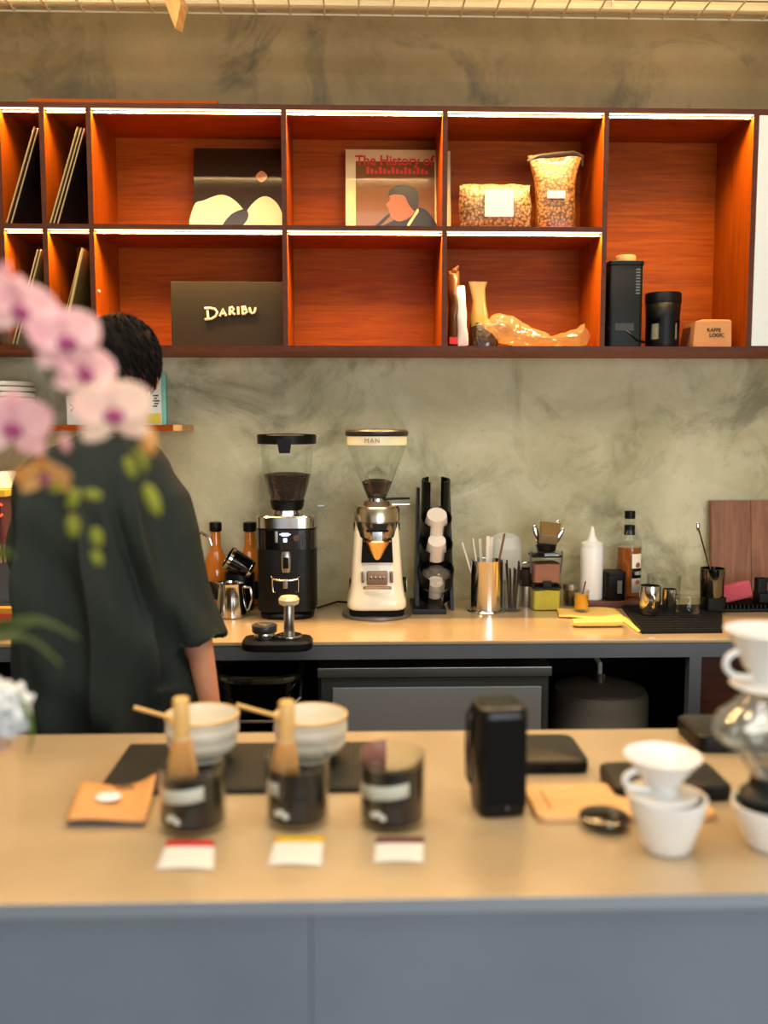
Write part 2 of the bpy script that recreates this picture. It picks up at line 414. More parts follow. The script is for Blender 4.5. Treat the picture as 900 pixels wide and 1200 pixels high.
# ------------------------------------------------------------------ small shelf on the left
zs = 1.5405
t = thing('small_wall_shelf', 'narrow brown board shelf on the plaster wall behind the person', 'wall shelf', (0, WY, zs))
xr = P(214, 498, 3.14).x; xl = -1.95
G().mm(xl, xr - .03, -.22, -.001, -.02, 0).build('board', M['cab'], t, False)
G().mm(xr - .03, xr, -.22, -.001, -.02, 0).build('end_strip', M['battenwood'], t, False)['label'] = 'pale bare wood end'
for x in (xl + .15, xr - .25): G().prism([(x, -.02), (x + .012, -.02), (x + .012, -.15), (x, -.15)], -.012, -.001).mm(x, x + .012, -.18, -.012, -.032, -.02).build('bracket', M['darksteel'], t, False)

# ------------------------------------------------------------------ back counter
CF = 2.69; CZ = 0.9
def stone():
    m, nt, b = newmat('tan sealed worktop'); L = nt.links
    tc = nt.nodes.new('ShaderNodeTexCoord'); n = nt.nodes.new('ShaderNodeTexNoise'); n.inputs['Scale'].default_value = 5; n.inputs['Detail'].default_value = 8
    L.new(tc.outputs['Object'], n.inputs['Vector'])
    r = nt.nodes.new('ShaderNodeValToRGB'); r.color_ramp.elements[0].position = .3; r.color_ramp.elements[1].position = .7
    r.color_ramp.elements[0].color = S(170, 145, 108); r.color_ramp.elements[1].color = S(186, 161, 124)
    L.new(n.outputs['Fac'], r.inputs[0]); L.new(r.outputs[0], b.inputs['Base Color'])
    b.inputs['Roughness'].default_value = 0.28; b.inputs['Specular IOR Level'].default_value = 0.6; b.inputs['Coat Weight'].default_value = 0.6; b.inputs['Coat Roughness'].default_value = 0.13
    return m
M['top'] = stone()
M['concrete'] = mat('blue grey cement', S(116, 124, 136), 0.5, var=0.2, vscale=4, bump=0.1, bscale=30)
t = thing('back_counter', 'long back counter with tan top on grey steel frame', 'counter', (0, WY, 0))
G().mm(-3.0, 2.2, CF - WY, -.002, CZ - .012, CZ, .003).build('worktop', M['top'], t)
g = G().mm(-3.0, 2.2, CF + .004 - WY, CF + .044 - WY, CZ - .056, CZ - .012)
g.mm(-3.0, 2.2, -.06, -.02, CZ - .056, CZ - .012); g.build('rail', M['darksteel'], t, False)
legx = P(815, 800, CF).x
for x in (-2.2, -1.25, legx, 2.1):
    G().mm(x - .018, x + .018, CF + .004 - WY, CF + .04 - WY, 0, CZ - .056).build('leg', M['darksteel'], t, False)
G().mm(-3.0, 2.2, -.05, -.03, 0, CZ - .06).build('back_panel', M['blackmatte'], t, False)  # added black sheet, stands in for the deep shade under the counter
G().mm(legx + .03, legx + .9, CF + .06 - WY, CF + .08 - WY, .06, CZ - .06).build('door', wood('dark brown board', S(58, 26, 14), S(84, 40, 22), (2, 2, 9), .5), t, False)['label'] = 'dark brown wooden door'
# undercounter fridge
fx0, fx1 = P(372, 800, 2.73).x, P(646, 800, 2.73).x; fz = P(500, 781, 2.73).z
t = thing('undercounter_fridge', 'low dark grey fridge standing under the back counter', 'fridge', ((fx0 + fx1) / 2, 2.98, 0))
hw = (fx1 - fx0) / 2
G().mm(-hw, hw, -.22, .24, .06, fz - .03, .004).build('cabinet', mat('charcoal steel', S(74, 78, 78), .4, .4), t)
G().mm(-hw, hw, -.262, .24, fz - .03, fz, .003).build('top_trim', M['brushed'], t)['label'] = 'bright steel top edge'
G().mm(-hw + .01, hw - .01, -.25, -.22, .1, fz - .035, .004).build('door_frame', mat('dark door frame', S(66, 70, 69), .45, .3), t)
G().mm(-hw + .045, hw - .03, -.258, -.25, .14, fz - .062, .004).build('door_panel', mat('grey door panel', S(146, 146, 148), .5, .3), t)
for sx in (-1, 1):
    for sy in (-.18, .2): G().cyl((sx * (hw - .05), sy, 0), .02, .061, seg=16).build('foot', M['black'], t)
# grey water tank under the counter
p = P(703, 830, 2.98); r = .16
t = thing('water_tank', 'grey domed water tank with pipe in the dark under the counter', 'tank', (p.x, 2.99, 0))
zt2 = P(703, 806, 2.95).z
G().lathe([(0, .0), (r * .9, 0), (r, .03), (r, zt2 - .05), (r * .99, zt2 - .03), (r * .93, zt2 - .012), (r * .6, zt2 + .005), (0, zt2 + .01)]).build('body', mat('tank grey', S(128, 122, 112), .5), t)
G().cyl((0, 0, zt2 + .009), .018, .03, seg=20).build('valve', M['brushed'], t)
G().tube([(0, 0, zt2 + .03), (0, 0, zt2 + .07), (0, .08, zt2 + .08), (-.05, .2, zt2 + .08)], .008).build('pipe', M['paper'], t)
# black bin under the counter left
p0 = P(304, 800, 2.78)
t = thing('rubbish_bin', 'glossy black bin with rolled rim under the back counter', 'bin', (p0.x, 2.84, 0)); zb = P(304, 785, 2.78).z
g = G().rbox([(0, .09, .09), (.02, .1, .1), (zb - .1, .122, .13), (zb - .02, .128, .135), (zb - .02, .115, .122), (.03, .09, .09)], e=3.2)
g.build('body', M['blackgloss'], t)
g = G(); ring = [(.13 * math.copysign(abs(math.cos(a)) ** .6, math.cos(a)), .137 * math.copysign(abs(math.sin(a)) ** .6, math.sin(a)), zb - .012) for a in [2 * PI * k / 48 for k in range(48)]]
g.tube(ring, .013, 10, True).build('rim', mat('glossy bin rim', S(38, 36, 34), .12, spec=.8, coat=.8), t)
g = G().tube([(-.128, -.05, zb - .02), (-.13, -.12, zb - .07), (-.05, -.16, zb - .13), (.06, -.16, zb - .13), (.128, -.12, zb - .07), (.128, -.05, zb - .02)], .005).build('handle', M['brushed'], t)

# ------------------------------------------------------------------ front bar
B0, B1 = 1.19, 1.88
t = thing('bar_counter', 'wide front bar with tan top and blue-grey cement front', 'counter', (0, B1, 0))
G().mm(-2.6, 2.4, B0 - B1 + .0008, 0, CZ - .02, CZ, .004).build('bar_top', M['top'], t)
G().mm(-2.6, 2.4, B0 - B1, B0 - B1 + .002, CZ - .021, CZ - .0006).build('edge_trim', mat('grey edge metal', S(150, 157, 166), .35, .3), t, False)['label'] = 'grey metal edge strip'
x = P(365, 1150, 1.2).x
for xa, xb in ((-2.6, x - 1.2), (x - 1.199, x - .0005), (x + .0005, x + 1.2), (x + 1.201, 2.4)):
    G().mm(xa, xb, B0 - B1 + .008, B0 - B1 + .03, 0, CZ - .026, .001).build('front_panel', M['concrete'], t)
G().mm(-2.6, 2.4, B0 - B1 + .02, B0 - B1 + .03, CZ - .027, CZ - .02).build('shadow_gap', M['blackmatte'], t, False)
G().mm(-2.6, 2.4, -.12, -.1, 0, CZ - .02).build('back_panel', M['blackmatte'], t, False)
for x in (-2.55, 2.37): G().mm(x, x + .03, B0 - B1 + .03, -.1, 0, CZ - .02).build('side_panel', M['concrete'], t, False)
# ------------------------------------------------------------------ things in the cubbies
zm, zb0 = ZM + TH / 2, ZB + TH
M['sleeve'] = mat('cream card sleeve', S(176, 148, 96), .6)
M['sleevedark'] = mat('dark printed sleeve', S(30, 28, 26), .3, coat=.3, var=.5, vscale=9)
M['sleevegreen'] = mat('olive printed sleeve', S(112, 102, 58), .4, var=.3, vscale=7)
M['sleevebrown'] = mat('brown printed sleeve', S(70, 50, 34), .35, var=.4, vscale=8)
def sleeve(label, z, xb, dx, y0, face, th=.0065, L=.314):
    a = math.asin(dx / L)
    t = thing('record_sleeve', label, 'record', (xb, y0, z + th * .5 * math.sin(a) + .0002), group='records leaning in the narrow cubbies', rot=(0, a, 0))
    G().mm(-th / 2, th / 2, 0, L, 0, L, .0006).build('sleeve', face, t, False)
    G().mm(-th / 2 + .0012, th / 2 - .0012, -.002, L - .004, .003, L - .003, .0004).build('inner_sleeve', M['sleeve'], t, False)
    return t
xA, xB = SX(1.5) + TH / 2, SX(52.5) - TH / 2
sleeve('dark cream-edged record leaning in upper far-left cubby, outer one', zm, xA + .006, .098, 3.038, M['sleevebrown'])
sleeve('black record tucked under the outer one in upper far-left cubby', zm, xA + .0155, .096, 3.05, M['sleevedark'], .006)
xA2 = SX(52.5) + TH / 2
sleeve('olive record, outermost of three leaning in the upper second cubby', zm, xA2 + .007, .096, 3.036, M['sleevegreen'], .006)
sleeve('brown record, middle of three leaning in the upper second cubby', zm, xA2 + .0165, .096, 3.042, M['sleevebrown'], .006)
sleeve('dark record, innermost of three leaning in the upper second cubby', zm, xA2 + .026, .094, 3.05, M['sleevedark'], .006)
sleeve('brown record leaning in the lower far-left cubby, outer one', zb0, xA + .012, .09, 3.038, M['sleevebrown'])
sleeve('green-dark record tucked under the outer one in lower far-left cubby', zb0, xA + .021, .088, 3.045, M['sleevegreen'])
sleeve('slim dark record leaning behind another in the lower second cubby', zb0, xA2 + .014, .085, 3.05, M['sleevedark'], .004)
sleeve('thick cream-edged record leaning in the lower second cubby above the head', zb0, xA2 + .0315, .076, 3.038, M['sleevegreen'], .010)

# albums shown face out: leaning against the back panel
def album(name, label, pxl, z, yb, lean, bg):
    xl = P(pxl, 265, yb).x
    t = thing(name, label, 'record', (xl + .157, yb, z + .0003), rot=(-lean, 0, 0))
    G().mm(-.157, .157, 0, .004, 0, .314, .0008).build('sleeve', bg, t, False)
    return t
def blob(pts, k=4):
    """closed Catmull-Rom outline"""
    n = len(pts); out = []
    for i in range(n):
        p0, p1, p2, p3 = [Vector(pts[(i + j - 1) % n]) for j in range(4)]
        for q in range(k):
            u = q / k
            out.append(tuple(.5 * ((2 * p1) + (p2 - p0) * u + (2 * p0 - 5 * p1 + 4 * p2 - p3) * u * u + (3 * p1 - p0 - 3 * p2 + p3) * u ** 3)))
    return out
lean = rad(9)
gl = mat('glossy dark brown print', S(40, 28, 14), .14, spec=.3, coat=.25, var=.25, vscale=5)
gc = mat('glossy cream print', S(206, 186, 144), .3, coat=.15, var=.05, vscale=8)
gt = mat('glossy tan print', S(190, 130, 78), .2, coat=.5)
t = album('record_album', 'glossy brown and cream record cover standing in the upper third cubby', 226, zm, 3.235, lean, gl)
def pr(pts, y, k=4): return G().prism(blob(pts, k), y, y + .0004)
pr([(-.155, .012), (-.155, .11), (-.12, .13), (-.06, .15), (-.01, .125), (.03, .07), (.05, .012)], -.0008).build('print', gc, t, False)
pr([(.0, .012), (.03, .10), (.08, .145), (.125, .125), (.150, .07), (.152, .012)], -.0009).build('print', gc, t, False)
pr([(-.06, .03), (-.03, .08), (.02, .10), (.03, .07), (.0, .035)], -.0011).build('print', gl, t, False)
pr([(.055, .215), (.075, .195), (.095, .215), (.075, .235)], -.0012).build('print', gt, t, False)
ge = mat('cream album border', S(206, 182, 126), .35, coat=.2)
t = album('record_album', 'cream-bordered record cover with red title and man playing a horn', 405, zm, 3.235, lean, ge)
gb = mat('tan photo print', S(112, 72, 30), .16, coat=.3, var=.15, vscale=6)
gk = mat('dark suit print', S(22, 15, 11), .3, coat=.1); gs = mat('skin tone print', S(146, 84, 46), .3, coat=.15); gh = mat('dark hair print', S(28, 16, 9), .3, coat=.1)
G().mm(-.122, .15, -.0006, -.0001, .002, .272).build('print', gb, t, False)
pr([(-.11, .004), (-.02, .05), (.05, .085), (.09, .11), (.135, .085), (.148, .004)], -.0010).build('print', gk, t, False)
pr([(-.01, .105), (.0, .075), (.03, .06), (.075, .085), (.085, .13), (.06, .165), (.0, .16), (-.005, .135), (-.018, .12)], -.0013).build('print', gs, t, False)
pr([(-.01, .15), (.0, .175), (.04, .19), (.085, .175), (.095, .135), (.085, .095), (.06, .12), (.045, .15), (.01, .155)], -.0016).build('print', gh, t, False)
pr([(-.085, .028), (-.05, .05), (-.012, .085), (-.006, .078), (-.045, .04), (-.08, .02)], -.0016).build('print', gk, t, False)
pr([(.055, .05), (.078, .085), (.09, .105), (.094, .095), (.078, .07), (.062, .045)], -.0018).build('print', ge, t, False)
text('The History of', .046, 'title', M['red'], t, (.012, -.0012, .274), sx=.98, off=.0011)
g = G(); xq = -.085
for k in range(15): g.mm(xq, xq + .009, -.0012, -.0008, .228, .252 - .006 * ((k * 7) % 3)); xq += .0145
g.build('small_print', M['red'], t, False)
text('. . . .', .05, 'title', M['red'], t, (.02, -.0012, .235)) if False else None
t2 = tag(G().mm(0, .314, 0, .004, 0, .314, .0008).build('record_album', ge, smooth=False), 'plain cream record sleeve half hidden behind the cream-bordered cover', 'record')
t2.location = (P(422, 265, 3.25).x, 3.252, zm + .0003); t2.rotation_euler = (-rad(8), 0, 0)

# sign
y = 3.10
x0, x1 = P(200.5, 367, y).x, SX(333.5) - TH / 2 - .002; h = P(265, 330, y).z - zb0
M['signboard'] = mat('dark olive sign board', S(38, 30, 16), .6, spec=.2, var=.08, vscale=40)
t = thing('shop_sign', 'dark olive sign board with raised cream hand-drawn letters', 'sign', ((x0 + x1) / 2, y, zb0))
hw = (x1 - x0) / 2
G().mm(-hw, hw, 0, .012, 0, h, .001).build('board', M['signboard'], t, False)
cl = mat('cream raised letter', S(228, 206, 160), .45)
def lp(px, py): v = P(px, py, y); return (v.x - (x0 + x1) / 2, -.004, v.z - zb0)
# strokes read off the crop (624x1200 view of x 215..345, y 160..410)
def cp(cx, cy): return lp(215 + cx * 130 / 624, 160 + cy * 250 / 1200)
letters = {
 'D': [[(136, 978), (140, 1026)], [(120, 968), (150, 966), (178, 972), (191, 990), (182, 1012), (160, 1026), (122, 1030)]],
 'A': [[(206, 1012), (224, 972), (240, 1010)], [(212, 998), (236, 996)]],
 'R': [[(262, 1004), (262, 966)], [(258, 968), (276, 962), (284, 972), (276, 984), (264, 986)], [(268, 986), (291, 1003)]],
 'I': [[(308, 958), (310, 1002)]],
 'B': [[(332, 960), (334, 998)], [(328, 962), (348, 958), (352, 968), (336, 976)], [(336, 976), (356, 976), (358, 988), (346, 998), (330, 999)]],
 'U': [[(372, 962), (376, 986), (386, 996), (398, 992), (404, 980), (406, 962)]],
}
for k, sts in letters.items():
    g = G()
    for st in sts: g.tube([cp(*q) for q in st], .0042, 8)
    g.build('letter', cl, t)

# bags of beans
def greenb():
    m, nt, b = newmat('pale raw beans'); L = nt.links
    tc = nt.nodes.new('ShaderNodeTexCoord'); v = nt.nodes.new('ShaderNodeTexVoronoi'); v.inputs['Scale'].default_value = 105
    L.new(tc.outputs['Object'], v.inputs['Vector'])
    r = nt.nodes.new('ShaderNodeValToRGB'); e = r.color_ramp.elements; e[0].position = .1; e[0].color = S(204, 170, 110); e[1].position = .75; e[1].color = S(104, 70, 32)
    L.new(v.outputs['Distance'], r.inputs[0]); L.new(r.outputs[0], b.inputs['Base Color'])
    b.inputs['Roughness'].default_value = .45; b.inputs['Coat Weight'].default_value = .15
    bp = nt.nodes.new('ShaderNodeBump'); bp.inputs['Strength'].default_value = .5; bp.inputs['Distance'].default_value = .004; bp.invert = True
    L.new(v.outputs['Distance'], bp.inputs['Height']); L.new(bp.outputs[0], b.inputs['Normal'])
    return m
M['greenbeans'] = greenb()
def brownb():
    m = M['greenbeans'].copy(); m.name = 'golden beans'
    for n in m.node_tree.nodes:
        if n.type == 'VALTORGB': n.color_ramp.elements[0].color = S(178, 124, 52); n.color_ramp.elements[1].color = S(80, 46, 16)
    return m
M['goldbeans'] = brownb()
def pillow(w, h, d, nx=16, nz=16, pinch=.0, seed=0, amp=.004, pw=.5):
    """filled bag: flat sealed rim and a bulging middle, standing along z"""
    g = G()
    for sgn in (-1, 1):
        rows = []
        for j in range(nz + 1):
            v = j / nz; row = []
            for i in range(nx + 1):
                u = i / nx
                bul = (max(0, math.sin(PI * u)) ** pw) * (max(0, math.sin(PI * v)) ** pw)
                ww = w / 2 * (1 - pinch * math.sin(PI * v))
                row.append(((u - .5) * 2 * ww, sgn * d / 2 * bul, v * h))
            rows.append(row)
        g.loft(rows, False, False, closed=False)
    bmesh.ops.remove_doubles(g.bm, verts=g.bm.verts[:], dist=.0002)
    g.wob(amp, 22, seed); return g
y = 3.13
xc = (P(538, 240, y).x + P(622, 240, y).x) / 2; w_ = P(622, 240, y).x - P(538, 240, y).x; h = P(580, 217, y).z - zm
t = thing('bean_bag', 'clear pillow bag of pale beans with square white label', 'bag', (xc, y, zm + .003))
pillow(w_, h, .09, amp=.006).build('bag', M['greenbeans'], t)
lw = P(599, 243, y).x - P(566, 243, y).x
lx = P(582.5, 243, y).x - xc; lz = P(582, 243, y).z - zm
G().mm(lx - lw / 2, lx + lw / 2, -.0475, -.0445, lz - .044, lz + .042, .0008).build('label', M['paper'], t, False)
y = 3.14
xa, xb = P(628, 240, y).x, P(673, 240, y).x; xc = (xa + xb) / 2; h = P(650, 181, y).z - zm
t = thing('bean_bag', 'standing bag of golden beans with rolled dark top edge', 'bag', (xc, y, zm + .001))
w2 = (xb - xa) / 2
R = []
for z, hx, hy, cx in ((0, w2, .038, .0), (.01, w2 * 1.03, .042, 0), (.06, w2 * 1.02, .045, 0), (.12, w2 * 1.0, .042, 0), (h * .62, w2 * 1.02, .036, -.002), (h * .75, w2 * 1.15, .026, -.003), (h * .88, w2 * 1.32, .014, -.004), (h * .97, w2 * 1.42, .006, -.004)):
    R.append((z, hx, hy, cx, 0))
G().rbox(R, 10, e=3).wob(.004, 25, 3).build('bag', M['goldbeans'], t)
G().tube([(-w2 * 1.48, 0, h * .90), (-w2 * .9, -.004, h * .965), (0, -.006, h * .99), (w2 * .9, -.004, h * 1.01), (w2 * 1.36, 0, h * .97), (w2 * 1.4, .004, h * .86)], [.006, .009, .009, .009, .008, .004], 8).build('rolled_top', mat('dark brown foil', S(52, 38, 20), .3), t)
cf = mat('cream print', S(236, 222, 186), .5)
G().prism([(-w2 * .9, h * .80), (w2 * .95, h * .84), (w2 * .5, h * .67), (.012, h * .60), (.012, h * .55), (-.02, h * .55), (-.02, h * .6)], -.0395, -.038, Matrix.Rotation(rad(-7), 4, 'X') @ Matrix.Translation((0, .027, 0))).build('printed_patch', M['greenbeans'], t, False)
G().mm(-w2 * .55, w2 * .35, -.0495, -.042, h * .40, h * .50, .001).build('label', M['paper'], t, False)
G().mm(-w2 * .98, w2 * .98, -.0445, -.02, .002, .014, .002).build('red_band', M['red'], t)
# lower row: crumpled bags
y = 3.08
fo = mat('brown foil bag', S(92, 60, 30), .3, coat=.3, var=.5, vscale=30)
def bagthing(label, xa, xb, ztop, y, m, d, seed, base=zb0, amp=.01, name='coffee_bag', tiltd=0):
    a, b = P(xa, 370, y).x, P(xb, 370, y).x
    t = thing(name, label, 'bag', ((a + b) / 2, y, base + .003), rz=tiltd)
    pillow(b - a, P(xa, ztop, y).z - base, d, seed=seed, amp=amp).build('bag', m, t); return t, (b - a) / 2
t, hw = bagthing('tall brown foil coffee bag with red base against cubby side', 525, 538, 318, 3.10, fo, .10, 1, amp=.005)
G().mm(-hw * .9, hw * .9, -.03, -.018, .006, .03, .002).build('red_band', M['red'], t)
G().tube([(-.012, 0, P(530, 330, 3.1).z - zb0), (0, -.01, P(530, 318, 3.1).z - zb0), (.014, .005, P(530, 313, 3.1).z - zb0)], [.012, .009, .003], 8).wob(.004, 40).build('twisted_top', fo, t)
t, hw = bagthing('slim white packet standing between the brown and clear bags', 537, 549, 336, 3.07, M['paper'], .04, 5, amp=.004, name='paper_packet')
t.rotation_euler = (0, -rad(4), 0)
bk = mat('dark roasted beans in film', S(44, 32, 20), .2, coat=1.0, var=.7, vscale=70, bump=.8, bscale=90)
a, b = P(549, 380, 3.19).x, P(584, 380, 3.19).x
t = thing('coffee_bag', 'clear bag of dark beans with folded pale top', 'bag', ((a + b) / 2, 3.195, zb0 + .003))
h = P(560, 331, 3.19).z - zb0; hw = (b - a) / 2
G().rbox([(0, hw, .05), (.02, hw * 1.05, .055), (.06, hw * .95, .05), (.085, hw * .7, .04, -.008, 0), (.1, hw * .4, .02, -.012, 0)], 10, e=2.6).wob(.006, 40, 2).build('beans', bk, t)
G().rbox([(.075, hw * .85, .046), (.1, hw * .62, .034, -.012, 0), (h * .72, hw * .42, .018, -.016, 0), (h * .88, hw * .5, .01, -.02, 0), (h, hw * .62, .003, -.02, 0)], 10, e=2.6).wob(.005, 35, 9).build('film_top', thin('pale film', haze=.55, hcol=S(216, 190, 112)), t)
a, b = P(566, 385, 3.06).x, P(692, 385, 3.06).x
t = thing('plastic_bag', 'crumpled clear plastic bag lying along the cubby floor', 'bag', (a, 3.09, zb0))
L_ = b - a; g = G(); R = []
KEY = ((0, .006, .02, .075), (.08, .02, .04, .075), (.18, .045, .055, .062), (.3, .045, .06, .050), (.42, .035, .06, .038), (.55, .022, .055, .026), (.68, .016, .05, .020), (.8, .02, .05, .024), (.9, .03, .04, .035), (.955, .038, .02, .044), (1.0, .02, .006, .034))
for q_ in range(41):
    u = q_ / 40; k_ = next(i for i in range(len(KEY) - 1) if KEY[i][0] <= u <= KEY[i + 1][0]); w_ = (u - KEY[k_][0]) / (KEY[k_ + 1][0] - KEY[k_][0])
    hz, hy, cz = [KEY[k_][i] * (1 - w_) + KEY[k_ + 1][i] * w_ for i in (1, 2, 3)]
    R.append([(u * L_, hy * math.cos(2 * PI * k / 36), max(.002, cz + hz * math.sin(2 * PI * k / 36))) for k in range(36)])
g.loft(R); g.wob(.012, 26, 4); g.wob(.007, 70, 9)
for v in g.bm.verts: v.co.z = max(v.co.z, .0015)
g.build('film', thin('crumpled film', haze=.42, hcol=S(216, 180, 120), rough=.12, base=.12), t, ang=20)

# roaster, canister, pouch and box
y = 3.12
xa, xb = P(711.5, 360, y - .07).x, P(750.5, 360, y - .07).x; zt_ = P(730, 307, y - .07).z - zb0
t = thing('coffee_roaster', 'tall black box-shaped machine with round wooden knob', 'machine', ((xa + xb) / 2 + .003, y, zb0))
hw = (xb - xa) / 2
mk = mat('machine black', S(11, 12, 11), .45, .0, spec=.25)
G().rbox([(0, hw, .085), (.004, hw + .001, .086), (zt_ - .012, hw + .001, .086), (zt_ - .01, hw, .085)], 8, e=12).build('body', mk, t)
G().rbox([(zt_ - .0105, hw + .004, .089), (zt_, hw + .004, .089), (zt_ + .002, hw + .002, .087)], 8, e=12).build('lid', mk, t)
kx = P(731, 300, y).x - (xa + xb) / 2
G().cyl((kx - .003, -.02, zt_ + .002), .034, .026, bev=.004).build('knob', M['bamboo'], t)['label'] = 'round wooden knob'
G().mm(-hw * .65, hw * .5, -.0875, -.0855, .05, .075, .001).build('plate', mat('grey plate', S(44, 42, 40), .5), t, False)
text('roaster', .022, 'lettering', mat('grey print', S(96, 98, 96), .5), t, (hw * .72, -.0872, zt_ - .065), (PI / 2, -PI / 2, 0)) if False else None
g = G()
for i in range(9): g.mm(hw * .55, hw * .8, -.0872, -.0862, zt_ - .105 + i * .0095, zt_ - .1 + i * .0095)
g.build('side_print', mat('grey print', S(96, 98, 96), .5), t, False)
q = [P(*v) for v in ((712, 380, 3.05), (722, 378, 3.045), (735, 384, 3.042), (746, 394, 3.042), (751, 402.5, 3.045))]
p0 = q[0]
g = G().tube([v for v in q], .0045, 8); g.tube([v + Vector((-.0, -.006, -.014)) if i < 4 else v + Vector((.01, -.005, .003)) for i, v in enumerate(q)], .0045, 8)
tag(g.build('power_cable', M['blackgloss']), 'looped black cable in front of the tall black machine', 'cable')
y = 3.12; xa, xb = P(756, 375, y).x, P(797, 375, y).x; r = (xb - xa) / 2; h = P(776, 344, y).z - zb0
t = thing('canister', 'round black canister with two clear side windows', 'canister', ((xa + xb) / 2, y, zb0))
w0 = .3
g = G(); n = 48; zs_ = [0, .006, .02, .028, .09, .1, h - .03]
rr = [r * .86, r * .9, r * .9, r * .9, r * .9, r * .9, r * .95]
def win(k):
    a = (k / n * 2 * PI)
    return any(abs((a - c + PI) % (2 * PI) - PI) < .30 for c in (rad(225), rad(315), rad(45), rad(135)))
vv = [[g.bm.verts.new((rr[i] * math.cos(2 * PI * k / n), rr[i] * math.sin(2 * PI * k / n), zs_[i])) for k in range(n)] for i in range(len(zs_))]
for i in range(len(zs_) - 1):
    for k in range(n):
        if i == 3 and win(k + .5): continue
        g.bm.faces.new((vv[i][k], vv[i][(k + 1) % n], vv[i + 1][(k + 1) % n], vv[i + 1][k]))
g.bm.faces.new(vv[0]); g.build('body', M['black'], t, solid=.004)
G().lathe([(r * .84, .022), (r * .84, .1)]).build('window', thin('window glass', tint=(.9, .92, .85, 1), base=.12), t)
G().lathe([(r * .80, .01), (r * .80, .08), (0, .085)]).build('contents', mat('pale contents', S(176, 170, 150), .5, var=.4, vscale=30), t)
G().lathe([(r * .97, h - .035), (r, h - .033), (r, h - .004), (r * .97, h), (0, h)]).build('lid', M['black'], t)
y = 3.15; xa, xb = P(798, 390, y).x, P(813, 390, y).x
t = thing('dark_pouch', 'small dark brown ribbed packet beside the kraft box', 'packet', ((xa + xb) / 2 + .004, y + .01, zb0 + .001))
g = G()
for i in range(4): g.box((-.012 + i * .008, 0, .035), (.0065, .08, .068 - .006 * i), .002, M=Matrix.Rotation(rad(10), 4, 'Y'))
g.xf(Matrix.Translation((0, 0, .003))); g.build('packet', mat('brown foil ribs', S(70, 40, 26), .4), t)
y = 3.08; xa, xb = P(813, 388, y).x, P(857.5, 388, y).x; h = P(835, 374, y).z - zb0; hw = (xb - xa) / 2
t = thing('kraft_box', 'small kraft cardboard box with tapered shoulders and dark lettering', 'box', ((xa + xb) / 2, y + .05, zb0))
G().loft([[(-hw, -.05, 0), (hw, -.05, 0), (hw, .05, 0), (-hw, .05, 0)], [(-hw, -.05, h * .2), (hw, -.05, h * .2), (hw, .05, h * .2), (-hw, .05, h * .2)], [(-hw * .9, -.047, h * .93), (hw * .98, -.047, h * .95), (hw * .98, .047, h * .95), (-hw * .9, .047, h * .93)], [(-hw * .5, -.04, h * 1.0), (hw * .9, -.04, h), (hw * .9, .04, h), (-hw * .5, .04, h * 1.0)]]).build('box', M['kraft'], t, False)
text('KAFFE', .017, 'lettering', M['ink'], t, (.004, -.0505, h * .62), (PI / 2, 0, 0), .0012)
text('LOGIC', .017, 'lettering', M['ink'], t, (.014, -.0510, h * .44), (PI / 2, 0, 0), .0012)

# ------------------------------------------------------------------ small shelf: bowls and books
yb = 3.235; xc = P(6, 470, yb).x; z0 = zs
q = thing('saucer', 'white saucer under the bowl stack, lower one', 'saucer', (xc, yb, z0), group='saucers')
def sau(par): G().lathe([(0, 0), (.05, 0), (.09, .006), (.127, .009), (.127, .012), (.09, .010), (.05, .0045), (0, .004)], seg=48).build('plate', M['cream'], par)
sau(q); dup(q, (xc, yb, z0 + .0105), 0, 'white saucer directly under the stacked bowls, upper one')
bl = thing('stacked_bowl', 'white bowl, lowest in the stack on the small shelf', 'bowl', (xc, yb, z0 + .0175), group='white bowls stacked on the small shelf')
G().lathe([(0, .001), (.06, 0), (.092, .002), (.098, .005), (.1, .016), (.0995, .0178), (.096, .018), (.092, .008), (.06, .004), (0, .005)], seg=48).build('bowl', M['cream'], bl)
nm = ['second', 'third', 'fourth', 'fifth', 'sixth']
for i in range(6):
    dup(bl, (xc + .002 * math.sin(i * 2.1), yb, z0 + .0175 + .0185 * (i + 1)), 0, 'white bowl, %s from the bottom of the small shelf stack' % nm[i] if i < 5 else 'white bowl on top of the small shelf stack')
teal = mat('teal book edge', S(128, 190, 172), .5)
cov = mat('pale book cover', S(226, 224, 214), .4, var=.05, vscale=20); yel = mat('yellow print', S(222, 196, 72), .5)
y = 3.22; xa, xb = P(132, 470, y).x, P(194.5, 470, y).x; h = P(180, 438, y).z - zs; hw = (xb - xa) / 2
t = thing('book', 'white book with teal spine and yellow base beside the head', 'book', ((xa + xb) / 2, y, zs))
G().mm(-hw, hw - .016, 0, .03, 0, h, .001).build('cover', cov, t, False)
G().mm(hw - .016, hw, -.001, .031, 0, h, .002).build('spine', teal, t)
G().mm(-hw + .002, hw - .018, -.001, .0005, .004, .04).build('printed_band', yel, t, False)
g = G()
for i in range(5): g.mm(hw - .046 + (i % 2) * .004, hw - .03 + (i % 3) * .004, -.001, .0005, .062 + i * .009, .067 + i * .009)
g.build('print', M['ink'], t, False)
xa, xb = P(78, 480, y).x, P(130, 480, y).x; hw = (xb - xa) / 2; h = P(80, 464, y).z - zs
t = thing('book', 'low white booklet with red mark left of the person\'s neck', 'book', ((xa + xb) / 2, y, zs))
G().mm(-hw, hw, 0, .02, 0, h, .001).build('cover', cov, t, False)
G().tube([(-hw + .012, -.001, h * .72), (-hw + .026, -.001, h * .60), (-hw + .014, -.001, h * .48)], .002, 6).build('printed_mark', M['red'], t)
# ------------------------------------------------------------------ back counter things
K = 3.03 / 1080.0
def zc(px, py, Y): return P(px, py, Y).z - .9
